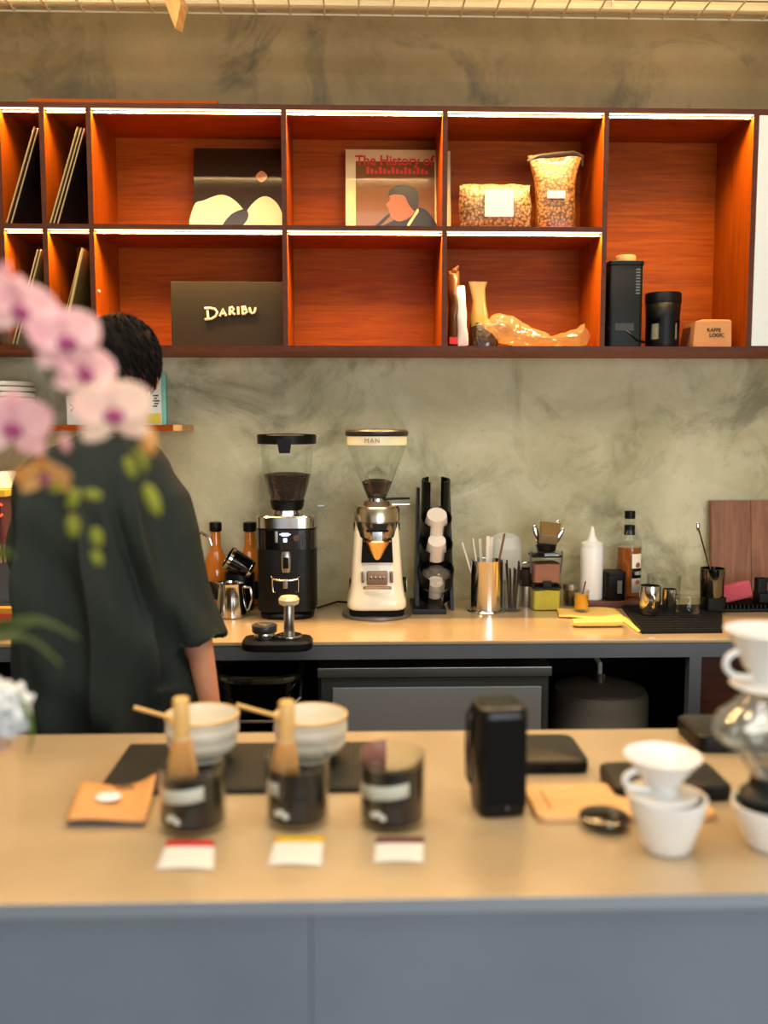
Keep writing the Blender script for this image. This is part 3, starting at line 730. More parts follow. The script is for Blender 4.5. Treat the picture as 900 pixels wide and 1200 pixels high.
# black grinder
Y0 = 3.10; b = Q(335, 728); gx = P(335, 660, Y0 - .09).x
t = thing('coffee_grinder', 'tall black coffee grinder with hopper half full of beans', 'coffee grinder', (gx, Y0, .9))
hp = .098
G().rbox([(0, .088, .095, 0, -.006), (.012, .09, .1, 0, -.006), (.02, .086, .096, 0, -.006), (.03, .08, .09)], 12, e=3).build('base', M['black'], t)
zr = zc(335, 619, 3.0)
G().rbox([(.026, .094, .105), (.03, .097, .108), (zr - .004, .097, .108), (zr, .095, .106)], 14, e=4.5).build('body', mat('grinder black', S(7, 7, 7), .45, spec=.25), t)
G().rbox([(zr - .07, .0985, .1095), (zr - .006, .0985, .1095)], 14, e=4.5, cap0=False, cap1=False).build('display_band', M['blackgloss'], t)
zr2 = zc(335, 605, 3.0)
G().rbox([(zr, .1, .111), (zr2 - .004, .1, .111), (zr2, .096, .107)], 14, e=4.5).build('top_ring', M['steel'], t)
G().cyl((0, 0, zr2), .052, .016, .046).build('collar', M['steel'], t)
z0 = zr2 + .014; z1 = zc(335, 587, 3.05); z2 = zc(335, 520, 3.05); z3 = zc(335, 509, 3.05)
G().lathe([(0, z0), (.05, z0), (.054, z0 + .01), (.058, z1), (0, z1)]).build('hopper_base', M['black'], t)
zf = zc(335, 556, 3.05)
G().lathe([(.056, z1), (.066, z1 + .03), (.080, zf), (.089, z2)]).build('hopper', M['thin'], t)
G().lathe([(0, z1 + .001), (.0545, z1 + .001), (.0645, z1 + .03), (.0785, zf - .002), (.04, zf + .004), (0, zf + .002)]).build('coffee_beans', M['beans'], t)
G().lathe([(.088, z2 - .002), (.098, z2), (.099, z3 - .004), (.096, z3), (0, z3 + .004)]).build('hopper_lid', M['black'], t)
G().prism([(-.026, z2 + .018), (.024, z2 + .018), (.017, z2 - .03), (-.017, z2 - .03)], -.103, -.092).build('lid_latch', M['black'], t)
zd = zc(335, 630, 3.0)
g = G(); g.mm(-.012, .012, -.1125, -.1085, zd + .006, zd + .016, .001); g.mm(-.018, .018, -.1125, -.1085, zd + .01, zd + .013); g.mm(-.006, .006, -.1125, -.1085, zd - .014, zd - .001, .001)
g.build('display', mat('lit display', S(220, 225, 235), .3, emit=S(225, 235, 255), es=1.6), t)
G().mm(-.034, -.024, -.1122, -.1085, zd - .016, zd + .022, .001).build('chrome_mark', M['steel'], t)
G().cyl((.036, -.1085, zd), .010, .006, M=Matrix.Rotation(PI / 2, 4, 'X')).build('button', mat('bronze button', S(96, 74, 62), .35, .6), t)
zsn = zc(335, 658, 3.0)
G().rbox([(-.034, .014, .012), (-.02, .017, .014), (.02, .018, .014), (.034, .014, .01)], 8, e=2.5).xf(Matrix.Translation((.002, -.108, zsn))).build('spout', M['brushed'], t)
G().rbox([(-.02, .009, .003), (.016, .009, .003)], 8, e=2.5).xf(Matrix.Translation((.002, -.1205, zsn))).build('spout_mouth', M['blackmatte'], t)
zk = zc(333, 682, 3.0)
g = G(); g.tube([(-.046, -.112, zk + .02), (-.04, -.125, zk + .014), (-.02, -.13, zk + .01), (.02, -.13, zk + .01), (.04, -.125, zk + .014), (.046, -.112, zk + .02)], .003, 8)
for s in (-1, 1): g.tube([(s * .042, -.118, zk + .012), (s * .041, -.113, zk - .03), (s * .034, -.112, zk - .031)], .0026, 8)
g.build('portafilter_fork', M['steel'], t)
G().mm(-.008, .008, -.127, -.107, zk - .018, zk + .012, .003).build('fork_rest', M['brushed'], t)
# adjuster tag on the side
G().box((.112, .0, z0 + .012), (.022, .012, .006), .001).build('adjuster', M['brushed'], t)
# power cord
q = [P(372, 722, 3.18), P(385, 709, 3.24), P(396, 705, 3.28), P(408, 706, 3.26)]
for v in q: v.z = max(v.z, .9045)
tag(G().tube(q, .004, 8).build('power_cable', M['blackgloss']), 'black cord running between the two coffee grinders', 'cord')

# white grinder
Y0 = 3.08; gx = P(442, 650, Y0 - .1).x
t = thing('coffee_grinder', 'white tapered coffee grinder with wide conical glass hopper', 'coffee grinder', (gx, Y0, .9))
wh = mat('ivory enamel', S(226, 221, 202), .3, coat=.4)
G().lathe([(0, 0), (.116, 0), (.118, .004), (.116, .012), (.1, .014), (0, .014)], sy=1.0, seg=56).build('base_plate', mat('base plate grey', S(120, 112, 104), .35, .5), t)
G().rbox([(.013, .092, .1), (.034, .092, .1)], 10, e=5).build('foot_block', M['blackmatte'], t)
zb1 = .034; z2_ = zc(443, 700, 3.0); z3_ = zc(443, 592, 3.02)
G().rbox([(zb1, .094, .105), (zb1 + .006, .099, .11), (z2_ - .012, .099, .11), (z2_, .094, .106), (z2_ + .05, .087, .1), (z3_ - .09, .076, .092), (z3_ - .05, .070, .085), (z3_ - .025, .062, .076), (z3_ - .015, .055, .07)], 12, e=4.5).build('body', wh, t)
zr = zc(443, 612, 2.98)
G().lathe([(.0, zr - .035), (.066, zr - .035), (.069, zr), (.075, zr + .001), (.075, zr + .04), (.070, zr + .05), (.05, zr + .052), (0, zr + .052)], c=(0, -.045, 0), seg=48).build('head_ring', mat('warm brushed steel', S(206, 188, 164), .25, 1.0), t)
G().lathe([(.045, zr + .052), (.04, zr + .064), (.0, zr + .064)], c=(0, -.04, 0)).build('collar', mat('brown collar', S(80, 58, 44), .4), t)
zd = zc(443, 634, 2.97)
G().lathe([(0, zd - .004), (.052, zd - .004), (.063, zd + .012), (.069, zr - .002), (0, zr - .002)], c=(0, -.058, 0), seg=40).build('doser', mat('smoked doser', S(140, 136, 130), .16, .9), t)
G().box((0, -.126, zd + .035), (.072, .006, .008), .002).build('doser_slot', M['blackmatte'], t)
G().box((0, -.1215, zd + .018), (.034, .006, .034), .002).build('doser_plate', M['steel'], t)
zn = zc(443, 659, 2.97)
G().prism([(-.052, zn - .002), (.052, zn - .002), (.048, zd + .004), (-.048, zd + .004)], -.106, -.08).build('chute_backing', M['blackmatte'], t)
G().lathe([(0, zn), (.012, zn), (.05, zd - .002), (.048, zd + .002), (0, zd + .002)], c=(0, -.09, 0), seg=32).build('chute', mat('copper-warm steel', S(214, 176, 120), .2, 1.0), t)
zp = zc(443, 678, 2.97)
cop = mat('bronze plate', S(150, 118, 92), .3, .8)
G().mm(-.034, .034, -.112, -.098, zp - .022, zp + .024, .004).build('badge_plate', cop, t)
g = G()
for i in range(4): g.box((-.02 + i * .0135, -.1125, zp + .002), (.008, .003, .011), .001)
g.build('badge_letters', M['steel'], t)
g = G()
for s in (-1, 1): g.mm(s * .047 - .005, s * .047 + .005, -.115, -.095, zp - .014, zp + .022, .002)
g.tube([(-.045, -.118, zp - .03), (-.02, -.126, zp - .028), (.02, -.126, zp - .028), (.045, -.118, zp - .03)], .005)
g.build('portafilter_fork', mat('fork steel', S(150, 130, 112), .25, .9), t)
zdl = zc(474, 688, 3.0)
G().cyl((.086, -.03, zdl), .026, .012, seg=32, M=Matrix.Rotation(PI / 2, 4, 'Y') @ Matrix.Scale(1, 4)).build('side_dial', M['black'], t)
G().cyl((.098, -.03, zdl), .02, .003, seg=32, M=Matrix.Rotation(PI / 2, 4, 'Y')).build('dial_face', mat('dial green', S(170, 180, 140), .4), t)
G().mm(-.092, -.08, -.05, -.015, zdl - .012, zdl + .022, .003).build('side_switch', M['black'], t)
for i in range(3):
    for s in (-1, 1): G().mm(s * .072 - .005, s * .072 + .005, -.05, .04, zr - .016 - i * .008, zr - .013 - i * .008).build('vent_slot', M['blackmatte'], t)
hy = -.04; z0 = zr + .064; z1 = zc(443, 582, 3.05); zt_ = zc(443, 521, 3.05); zl = zc(443, 511, 3.05); zu = zc(443, 503.5, 3.05)
G().lathe([(0, z0), (.03, z0), (.03, z1 - .004), (.034, z1), (0, z1)], c=(0, hy, 0)).build('hopper_base', M['steel'], t)
zf = zc(443, 562, 3.05)
G().lathe([(.032, z1), (.036, z1 + .01), (.053, z1 + .05), (.098, zt_), (.099, zl)], c=(0, hy, 0), seg=48).build('hopper', M['thin'], t)
G().lathe([(0, z1 + .001), (.031, z1 + .001), (.035, z1 + .01), (.05, zf - .006), (.03, zf + .002), (0, zf + .003)], c=(0, hy, 0), seg=40).build('coffee_beans', M['beans'], t)
G().lathe([(.04, zf - .004), (.038, zf + .018), (.03, zf + .026), (.0, zf + .045)], c=(0, hy, 0), seg=8).build('hopper_dome', M['thin'], t)
G().lathe([(.0985, zt_ - .002), (.1, zt_), (.1, zl), (.0985, zl)], c=(0, hy, 0), seg=48).build('hopper_band', mat('cream band', S(222, 214, 180), .4), t)
g = G(); 
for i, ch in enumerate('MAN'):
    o = text(ch, .02, 'band_letter', mat('brown print', S(150, 96, 66), .5), t, (-.034 + i * .017, hy - .1012, (zt_ + zl) / 2), ext=.0005)
g.bm.free()
G().lathe([(.0, zl), (.101, zl), (.104, zl + .005), (.104, zu - .006), (.098, zu), (0, zu + .004)], c=(0, hy, 0), seg=48).build('hopper_lid', mat('dark lid', S(48, 40, 34), .35), t)
G().tube([(.025, hy - .02, z1 - .006), (.07, hy - .02, z1 - .004), (.108, hy - .015, z1 - .004)], .004, 8).build('shutter_lever', M['black'], t)
G().tube([(.05, hy - .02, zr + .054), (.08, hy - .02, zr + .054), (.108, hy - .02, zr + .055)], .0035, 8).build('adjusting_lever', M['steel'], t)

# tamper stand
p = seat(325.5, 765, .055); 
t = thing('tamper_stand', 'black rounded stand at the counter edge holding the tampers', 'stand', p)
G().rbox([(0, .095, .05), (.005, .101, .056), (.022, .101, .056), (.03, .095, .05)], 10, e=4).build('base', M['black'], t)
a = Q(310, 748, .93)
t = thing('coffee_leveler', 'low round steel coffee leveler sitting on the black stand', 'tamper', (a.x, p.y - .002, .9302))
G().cyl((0, 0, 0), .03, .018, bev=.002).build('base', M['steel'], t)
G().cyl((0, 0, .018), .036, .022, bev=.003).build('grip', mat('dark knurled grip', S(70, 68, 66), .4, .6), t)
G().cyl((0, 0, .04), .022, .003, bev=.001).build('cap', M['brushed'], t)
a = Q(338, 748, .93)
t = thing('tamper', 'tall steel tamper with pale domed knob standing upright', 'tamper', (a.x + .002, p.y, .9302))
G().cyl((0, 0, 0), .037, .01, bev=.002).build('base', M['steel'], t)
G().cyl((0, 0, .01), .016, .085, .014, bev=.001).build('shaft', M['brushed'], t)
G().lathe([(0, .094), (.016, .094), (.028, .1), (.03, .112), (.024, .121), (.0, .125)]).build('knob', mat('cream knob', S(226, 206, 168), .35, .3), t)

# pitcher, knock box, portafilter, amber bottles, kettle
p = seat(272, 726, .046)
t = thing('milk_pitcher', 'steel milk pitcher with handle beside the black grinder', 'pitcher', p, rz=rad(0))
h = zc(272, 683, p.y)
G().lathe([(0, 0), (.046, 0), (.05, .004), (.05, .02), (.046, h * .55), (.042, h * .9), (.044, h), (.042, h), (.040, h * .9), (.044, h * .5), (.047, .01), (0, .008)]).build('body', M['steel'], t)
G().prism([(-.042, h * .75), (-.064, h + .006), (-.05, h + .002), (-.036, h * .92)], -.012, .012).build('spout', M['steel'], t)
G().tube([(.042, 0, h * .88), (.062, 0, h * .86), (.068, 0, h * .55), (.055, 0, h * .22), (.046, 0, h * .2)], .0045, 8).build('handle', M['steel'], t)
p = seat(279, 716, .07)
t = thing('knock_box', 'round black tub behind the steel milk pitcher', 'tub', (P(281, 690, 3.18).x, 3.182, .9))
h = zc(280, 672, 3.16)
hk = h
G().lathe([(0, 0), (.045, 0), (.049, .008), (.053, h - .005), (.051, h), (.047, h - .004), (.044, .02), (0, .015)]).build('tub', M['black'], t)
G().tube([(-.049, 0, h * .92), (.049, 0, h * .92)], .008, 10).build('knock_bar', M['rubber'], t)
kb = t.location
t = thing('dosing_cup', 'black cup with chrome rims lying tilted on the black tub', 'cup', (kb.x + .004, kb.y - .03, .9 + hk + .0335), rot=(0, rad(-58), rad(12)))
G().lathe([(0, -.045), (.032, -.045), (.036, -.04), (.039, .03), (.04, .045), (.036, .045), (.033, -.03), (0, -.035)]).build('cup', M['blackgloss'], t)
G().lathe([(.0385, .034), (.0415, .036), (.0415, .046), (.0385, .047)]).build('rim', M['steel'], t)
G().lathe([(.033, -.046), (.0365, -.044), (.0378, -.034), (.0372, -.033)]).build('base_ring', M['steel'], t)
amber = mat('amber syrup', S(190, 108, 24), .15, coat=.6, var=.12, vscale=12)
def bottle(label, px, pt, pb, sc):
    Yb = 3.293; x = P(px, 640, Yb).x; h = zc(px, pt, Yb)
    t = thing('syrup_bottle', label, 'bottle', (x, Yb, .9), group=None)
    r = .05 * sc
    G().lathe([(0, 0), (r * .9, 0), (r, .006), (r, h * .32), (r * .96, h * .42), (r * .78, h * .55), (r * .5, h * .64), (r * .36, h * .72), (r * .34, h * .9), (0, h * .9)]).build('bottle', amber, t)
    G().lathe([(r * .4, h * .89), (r * .44, h * .9), (r * .44, h * .99), (r * .4, h), (0, h)]).build('cap', M['black'], t)
    G().lathe([(r * 1.01, h * .08), (r * 1.01, h * .30)]).build('label', mat('black label', S(26, 24, 22), .5), t)
bottle('amber syrup bottle with black cap nearest the person', 253, 612, 690, 1.0)
bottle('amber syrup bottle with black cap half behind the black grinder', 293, 612, 690, 1.05)
# kettle mostly behind the sleeve
pk = P(205, 690, 2.98)
t = thing('gooseneck_kettle', 'steel gooseneck kettle mostly hidden behind the person\'s sleeve', 'kettle', (pk.x, 2.98, .9))
G().lathe([(0, 0), (.075, 0), (.08, .006), (.07, .09), (.055, .14), (0, .14)]).build('body', M['steel'], t)
G().lathe([(.056, .139), (.05, .15), (.012, .155), (.012, .17), (0, .17)]).build('lid', M['steel'], t)
e1 = P(236, 624, 2.98); e2 = P(248, 639, 2.98)
g = G().tube([(.07, 0, .03), (.095, 0, .06), (.088, 0, .15), (e1.x - pk.x - .02, 0, e1.z - .9 - .012), (e1.x - pk.x, 0, e1.z - .9), (e2.x - pk.x - .006, 0, e2.z - .9 + .024), (e2.x - pk.x, 0, e2.z - .9)], [.012, .01, .008, .006, .006, .0055, .005], 10)
g.build('spout', M['steel'], t)
G().tube([(-.06, 0, .13), (-.11, 0, .14), (-.125, 0, .09), (-.11, 0, .03)], .009, 10).build('handle', M['black'], t)

# cup and lid dispenser
p = seat(511, 716, .0); Yd = 3.16; xd = P(511, 640, Yd).x
t = thing('cup_dispenser', 'tall black four-tier dispenser rack for cups and lids', 'dispenser', (xd, Yd, .9))
bkm = mat('dispenser black', S(10, 11, 13), .35, spec=.35)
G().mm(-.085, .03, -.085, .12, 0, .018, .002).build('base', bkm, t)
G().loft([[(-.072, -.02, .0), (-.06, -.02, .0), (-.06, .10, .0), (-.072, .10, .0)], [(-.062, .07, .42), (-.052, .07, .42), (-.052, .12, .42), (-.062, .12, .42)]]).build('side_rail', bkm, t, False)
G().loft([[(.05, -.02, .0), (.062, -.02, .0), (.062, .10, .0), (.05, .10, .0)], [(.045, .07, .42), (.055, .07, .42), (.055, .12, .42), (.045, .12, .42)]]).build('side_rail', bkm, t, False)
def trough(z, y, Lh, r=.054, gap=27, tilt=-42, xo=0.0, back=False):
    Mx = Matrix.Translation((xo, y, z)) @ Matrix.Rotation(rad(-tilt), 4, 'X'); g = G(); n = 28; ring = []
    a0, a1 = rad(-90 + gap), rad(270 - gap)
    fr = lambda rr: [(rr * math.cos(a0 + (a1 - a0) * k / n), rr * math.sin(a0 + (a1 - a0) * k / n)) for k in range(n + 1)]
    spans = [(a0, a1)] if not back else [(a0, rad(62)), (rad(118), a1)]
    for a0, a1 in spans:
        fr = lambda rr: [(rr * math.cos(a0 + (a1 - a0) * k / n), rr * math.sin(a0 + (a1 - a0) * k / n)) for k in range(n + 1)]
        o, i = fr(r), fr(r - .004); pr = o + i[::-1]
        g.loft([[(x, yy, 0) for x, yy in pr], [(x, yy, Lh) for x, yy in pr]], M=Mx)
    return g.build('tier', bkm, t), Mx
tiers = [(.052, .050, .125, .060, -40), (.140, .060, .125, .056, -40), (.228, .066, .125, .053, -40), (.300, .045, .155, .050, -10)]
mx = []
for k_, (z, y, L_, r, tl) in enumerate(tiers): mx.append(trough(z, y, L_, r, tilt=tl, back=k_ == 3)[1])
def cupthing(name, label, cat, Mx, zoff, prof, m, g_=None):
    o = thing(name, label, cat, (0, 0, 0), group=g_)
    W_ = Matrix.Translation((xd, Yd, .9)) @ Mx @ Matrix.Translation((0, -.004, zoff))
    o.matrix_world = W_; o.location = W_.to_translation(); o.rotation_euler = W_.to_euler()
    G().lathe(prof, seg=32).build('cup' if cat == 'cup' else 'dome', m, o); return o
cream = mat('white paper cup', S(230, 216, 200), .6)
cupp = [(.043, .0), (.045, .002), (.034, .085), (.033, .084), (0, .082)]
lidp = [(.044, 0), (.046, .004), (.046, .01), (.038, .03), (.02, .04), (0, .041)]
cl_ = thin('clear lid', haze=.25, hcol=S(240, 220, 200), base=.1)
cupthing('dome_lid', 'clear dome lid showing in the top tier of the black dispenser', 'lid', mx[3], .02, lidp, cl_)
c0 = cupthing('paper_cup', 'white paper cup, front one in the second tier of the dispenser', 'cup', mx[2], .058, cupp, cream, 'paper cups in the dispenser')
for i in range(4): cupthing('paper_cup', ['white paper cup nested directly behind the front cup in second tier', 'white paper cup third from the front of the second tier stack', 'white paper cup fourth from the front of the second tier stack', 'white paper cup innermost at the back of second tier stack'][i], 'cup', mx[2], .046 - i * .011, cupp, cream, 'paper cups in the dispenser')
cupthing('paper_cup', 'white paper cup with squared base in the third tier of the dispenser', 'cup', mx[1], .068, [(.036, .0), (.038, .002), (.03, .075), (0, .072)], cream, 'paper cups in the dispenser')
cupthing('paper_cup', 'small white paper cup low in the bottom tier of the dispenser', 'cup', mx[0], .002, [(.03, .0), (.032, .002), (.026, .06), (0, .058)], cream, 'paper cups in the dispenser')
cupthing('dome_lid', 'wide clear dome lid over the bottom tier of the dispenser', 'lid', mx[0], .062, [(.054, 0), (.057, .004), (.057, .012), (.05, .035), (.03, .052), (0, .055)], cl_)

# steel canister with wrapped straws
p = seat(570, 720, .058)
t = thing('steel_canister', 'tall polished steel canister holding paper-wrapped straws', 'canister', p)
h = zc(570, 656, p.y); r = .0555
G().lathe([(0, 0), (.064, 0), (.066, .003), (.064, .007), (r, .009), (r, h - .003), (r + .001, h), (r - .001, h), (r - .003, h - .004), (r - .003, .012), (0, .012)], seg=48).build('body', M['steel'], t)
wr = M['paper']; kr = mat('brown straw', S(120, 84, 54), .6)
sp = [(-.030, -.01, -.085, .01, .06, wr, 'white wrapped straw leaning furthest left out of steel canister'), (-.022, .0, -.05, .0, .075, wr, 'white wrapped straw second from left in the steel canister'), (-.014, .012, -.022, .02, .07, wr, 'short white wrapped straw third from left in steel canister'),
      (-.002, -.012, .0, -.02, .085, wr, 'white wrapped straw standing upright in the steel canister'), (.012, .014, .02, .03, .075, wr, 'white wrapped straw behind the upright one in the canister'), (.016, -.018, .055, -.03, .095, kr, 'brown-faced stirrer leaning right out of the steel canister')]
for x0, y0, x1, y1, dz, m, lb in sp:
    d0, d1 = Vector((x0 * .6, y0 * .6, .02)), Vector((x1, y1, h + dz)); dv = d1 - d0
    o = G().box((0, 0, dv.length / 2), (.013, .006, dv.length), .0025).build('straw', m)
    tag(o, lb, 'straw', 'straws in the steel canister'); o.location = p + d0; o.rotation_euler = dv.to_track_quat('Z', 'Y').to_euler()

# bag of plastic cups, glass of dark stirrers, small tins
p = P(590, 700, 3.22)
zbot = .9
t = thing('plastic_bag', 'clear bag of frosted plastic lids behind the steel canister', 'bag', (p.x + .005, 3.235, .9))
h = zc(590, 626, 3.22)
G().rbox([(.0, .05, .045), (.02, .055, .05), (h * .5, .06, .052), (h * .8, .062, .05), (h * .95, .055, .035), (h, .03, .012)], 10, e=2.6).wob(.007, 30, 2).build('film', thin('milky bag film', haze=.68, hcol=S(240, 240, 238), rough=.12), t, ang=20)
p = seat(600, 718, .033)
t = thing('stirrer_glass', 'short glass of dark stirrers right of the steel canister', 'glass', p); h = .052; hs = zc(600, 658, p.y)
gprof = lambda r, h, th=.003: [(0, 0), (r * .92, 0), (r * .96, .004), (r, h), (r - th, h), (r * .96 - th, .008), (0, .007)]
G().lathe(gprof(.032, hs * .62)).build('glass', M['thin'], t)
dk = mat('dark plastic', S(44, 32, 28), .35)
for i in range(9):
    a = i * 2.4; o = G().tube([(.012 * math.cos(a), .012 * math.sin(a), .009), (.024 * math.cos(a), .024 * math.sin(a), hs * (.92 + .1 * math.sin(i * 1.7)))], .0032, 6).build('stirrer', dk)
    o.location = p; tag(o, 'dark plastic stirrer standing in the short glass by the canister', 'stirrer', 'dark stirrers in the short glass')
p = seat(616, 712, .03)
t = thing('steel_cup', 'small steel cup with dark strainer beside the storage boxes', 'cup', p)
h = zc(616, 686, p.y)
G().lathe(gprof(.03, h, .002)).build('cup', M['brushed'], t)
t = thing('strainer', 'dark mesh strainer with loop handle on small steel cup', 'strainer', p + Vector((0, 0, h)))
G().lathe([(0, .002), (.03, .001), (.037, .012), (.038, .06), (.034, .06), (.033, .014), (0, .006)]).build('mesh_bowl', mat('dark mesh', S(46, 32, 26), .6, .4), t)
G().tube([(-.036, -.005, .058), (-.03, -.01, .075), (-.005, -.012, .085), (.02, -.01, .08), (.036, 0, .062)], .0028, 8).build('handle', M['steel'], t)

# stacked clear storage boxes
p = seat(641, 716, 0); hw = .049; y0 = p.y + .05
h1 = zc(641, 684, p.y); h2 = zc(641, 648, p.y)
def sbox(lb, z, hh, fillm, fh, fillname, base):
    t = thing('storage_box', lb, 'storage box', (p.x, y0, base))
    G().rbox([(0, hw, hw), (.003, hw + .001, hw + .001), (hh - .012, hw + .001, hw + .001)], 10, e=10, cap1=False).build('box', M['thin'], t)
    G().rbox([(.003, hw - .003, hw - .003), (fh, hw - .003, hw - .003)], 10, e=10).wob(.004, 30, z0=fh - .001).build(fillname, fillm, t)
    G().rbox([(hh - .012, hw + .002, hw + .002), (hh - .002, hw + .002, hw + .002), (hh, hw - .002, hw - .002)], 10, e=10).build('lid', thin('clear lid plastic', base=.2), t)
    G().rbox([(hh - .017, hw + .0025, hw + .0025), (hh - .012, hw + .0025, hw + .0025)], 10, e=10).build('seal', M['rubber'], t)
    return t
sbox('clear box of yellow-green powder, lower of the stacked pair', 0, h1, mat('yellow green powder', S(196, 178, 60), .7, var=.15, vscale=40, bump=.3), h1 * .74, 'powder', .9)
t = sbox('clear box of brown-red powder with clamp, upper of the pair', h1, h2 - h1, mat('brown red powder', S(150, 98, 76), .7, var=.15, vscale=40), (h2 - h1) * .62, 'powder', .9 + h1 + .0005)
g = G()
for s in (-1, 1): g.tube([(s * .051, -.02, .03), (s * .056, -.025, h2 - h1 - .01), (s * .052, -.03, h2 - h1 + .004)], .003, 8)
g.build('wire_clamp', M['darksteel'], t)
G().mm(-.016, .014, -.056, -.05, -.012, .01, .002).build('clasp', M['black'], t)
top = .9 + h2 + .001
t = thing('utensil_cup', 'low black cup on the storage boxes holding brush and spoons', 'cup', (p.x + .002, y0 - .01, top))
G().lathe([(0, 0), (.03, 0), (.036, .022), (.034, .022), (.028, .003), (0, .003)]).build('cup', M['black'], t)
bx = Vector((p.x, y0, top))
t = thing('brush', 'flat pastry brush with brown bristles standing on end', 'brush', bx + Vector((.002, -.02, .0042)), rot=(rad(6), rad(6), 0))
G().mm(-.030, .030, -.007, .007, 0, .026, .003).build('handle', M['black'], t)
G().mm(-.032, .032, -.008, .008, .024, .056, .002).build('ferrule', mat('bronze ferrule', S(120, 98, 66), .35, .7), t)
G().rbox([(.055, .031, .007), (.075, .034, .008), (.098, .036, .007)], 8, e=5).wob(.002, 60).build('bristles', mat('brown bristles', S(128, 100, 54), .8, var=.4, vscale=90), t)
def spoon(lb, x, y, ang, h):
    t = thing('spoon', lb, 'spoon', bx + Vector((x, y, .0045)), group='spoons on the storage boxes', rot=(0, ang, 0))
    G().tube([(0, 0, 0), (0, 0, h - .025)], [.0035, .003], 8).build('handle', M['steel'], t)
    g = G().ball((0, 0, 0), (.011, .005, .034)); g.xf(Matrix.Translation((0, 0, h - .03))); g.build('bowl', M['steel'], t)
spoon('steel spoon standing left of the pastry brush', -.018, .0, rad(-14), .085)
spoon('long steel spoon leaning right behind the pastry brush', .016, .005, rad(17), .105)
spoon('short steel spoon leaning furthest right on the storage boxes', .018, -.012, rad(30), .085)
# steel lidded jar behind
p = seat(669, 712, .027)
t = thing('steel_jar', 'small jar with steel lid right of the storage boxes', 'jar', p + Vector((.002, .02, 0))); h = zc(669, 684, p.y)
G().lathe(gprof(.025, h * .75)).build('jar', thin('jar glass', base=.25, tint=(.7, .7, .66, 1)), t)
G().lathe([(0, h * .7), (.026, h * .7), (.028, h * .72), (.028, h * .96), (.024, h), (0, h)]).build('lid', M['brushed'], t)

# yellow cloth and shot glass on it
M['cloth'] = mat('yellow cloth', S(244, 204, 108), .85, var=.08, vscale=60, bump=.2, bscale=200)
def cloth_sheet(pts, zfun, th=.004, n=14, m=8):
    g = G(); A, B, C_, D = [Vector(v) for v in pts]; rows = []
    for j in range(m + 1):
        row = []
        for i in range(n + 1):
            u, v = i / n, j / m; q = (A * (1 - u) + B * u) * (1 - v) + (D * (1 - u) + C_ * u) * v
            row.append((q.x, q.y, q.z + zfun(u, v)))
        rows.append(row)
    g.loft(rows, False, False, closed=False); return g
o = thing('folded_cloth', 'folded yellow cloth lying on the back counter', 'cloth', (0, 0, .9))
q = lambda px, py: Q(px, py) - Vector((0, 0, .9))
g = cloth_sheet([q(655, 724), q(735, 730), q(720, 714), q(652, 714)], lambda u, v: .004 + .003 * math.sin(7 * u + 3 * v))
g.build('lower_fold', M['cloth'], o, solid=.005)
ca, cb = q(672, 736), q(729, 735)
G().rbox([(0, .020, .0105), (.02, .022, .0125), ((cb - ca).length - .02, .022, .0125), ((cb - ca).length, .02, .0105)], 8, e=2.6).wob(.0025, 30, 3).xf(Matrix.Translation(ca + Vector((0, .02, .0135))) @ Matrix.Rotation(PI / 2, 4, 'Y') @ Matrix.Rotation(PI / 2, 4, 'Z')).build('rolled_fold', M['cloth'], o)
g = cloth_sheet([q(727, 727), q(748, 742), q(751, 741), q(732, 724)], lambda u, v: .003); g.build('loose_corner', M['cloth'], o, solid=.004)
p = seat(682, 721, .024)
t = thing('shot_glass', 'shot glass of orange drink with red stick on yellow cloth', 'glass', (p.x, p.y + .012, .9095)); h = zc(682, 692, p.y) - .0095
G().lathe(gprof(.026, h)).build('glass', M['thin'], t)
G().lathe([(0, .008), (.0225, .008), (.0225, h * .8), (0, h * .8)]).build('drink', mat('orange drink', S(232, 160, 44), .2, var=.15, vscale=40), t)
o = tag(G().tube([(-.006, 0, .012), (.012, -.004, h + .03)], .0025, 8).build('stir_stick', mat('dark red stick', S(122, 32, 30), .4)), 'dark red stick standing in the shot glass', 'stick'); o.location = t.location

# wooden tray with squeeze bottle, canister, syrup bottle
xa, xb = P(677, 705, 3.15).x, P(760, 705, 3.15).x
tray = tag(G().mm(xa, xb, 3.16, 3.33, .9, .926, .003).build('wooden_block', wood('dark red wood', S(70, 34, 20), S(98, 50, 30), (2, 9, 9))), 'low dark red wooden block under the squeeze bottle', 'wooden block')
tz = .926
p = P(693, 660, 3.22); h = P(693, 617, 3.22).z - tz; r = (P(706, 660, 3.22).x - P(680, 660, 3.22).x) / 2
t = thing('squeeze_bottle', 'white squeeze bottle with pointed nozzle', 'bottle', (p.x, 3.215, tz + .0003))
sq = mat('milky white plastic', S(232, 232, 230), .35, sss=.2)
hb = P(693, 640, 3.22).z - tz
G().lathe([(0, 0), (r * .95, 0), (r, .005), (r, hb - .005), (r * .96, hb), (0, hb)]).build('bottle', sq, t)
G().lathe([(r * .98, hb - .001), (r * .98, hb + .012), (r * .5, hb + .02), (r * .3, hb + .035), (.004, h), (0, h)]).build('nozzle', sq, t)
p = P(719, 684, 3.2)
t = thing('black_canister', 'short black canister between squeeze bottle and syrup bottle', 'canister', (p.x + .001, 3.205, tz + .0003)); h = P(719, 669, 3.2).z - tz
r = (P(731, 684, 3.2).x - P(707, 684, 3.2).x) / 2
G().rbox([(0, r * .96, r * .96), (.003, r, r), (h - .012, r, r), (h - .01, r * .95, r * .95)], 10, e=5).build('body', M['black'], t)
G().rbox([(h - .01, r * 1.02, r * 1.02), (h - .002, r * 1.02, r * 1.02), (h, r * .98, r * .98)], 10, e=5).build('lid', M['black'], t)
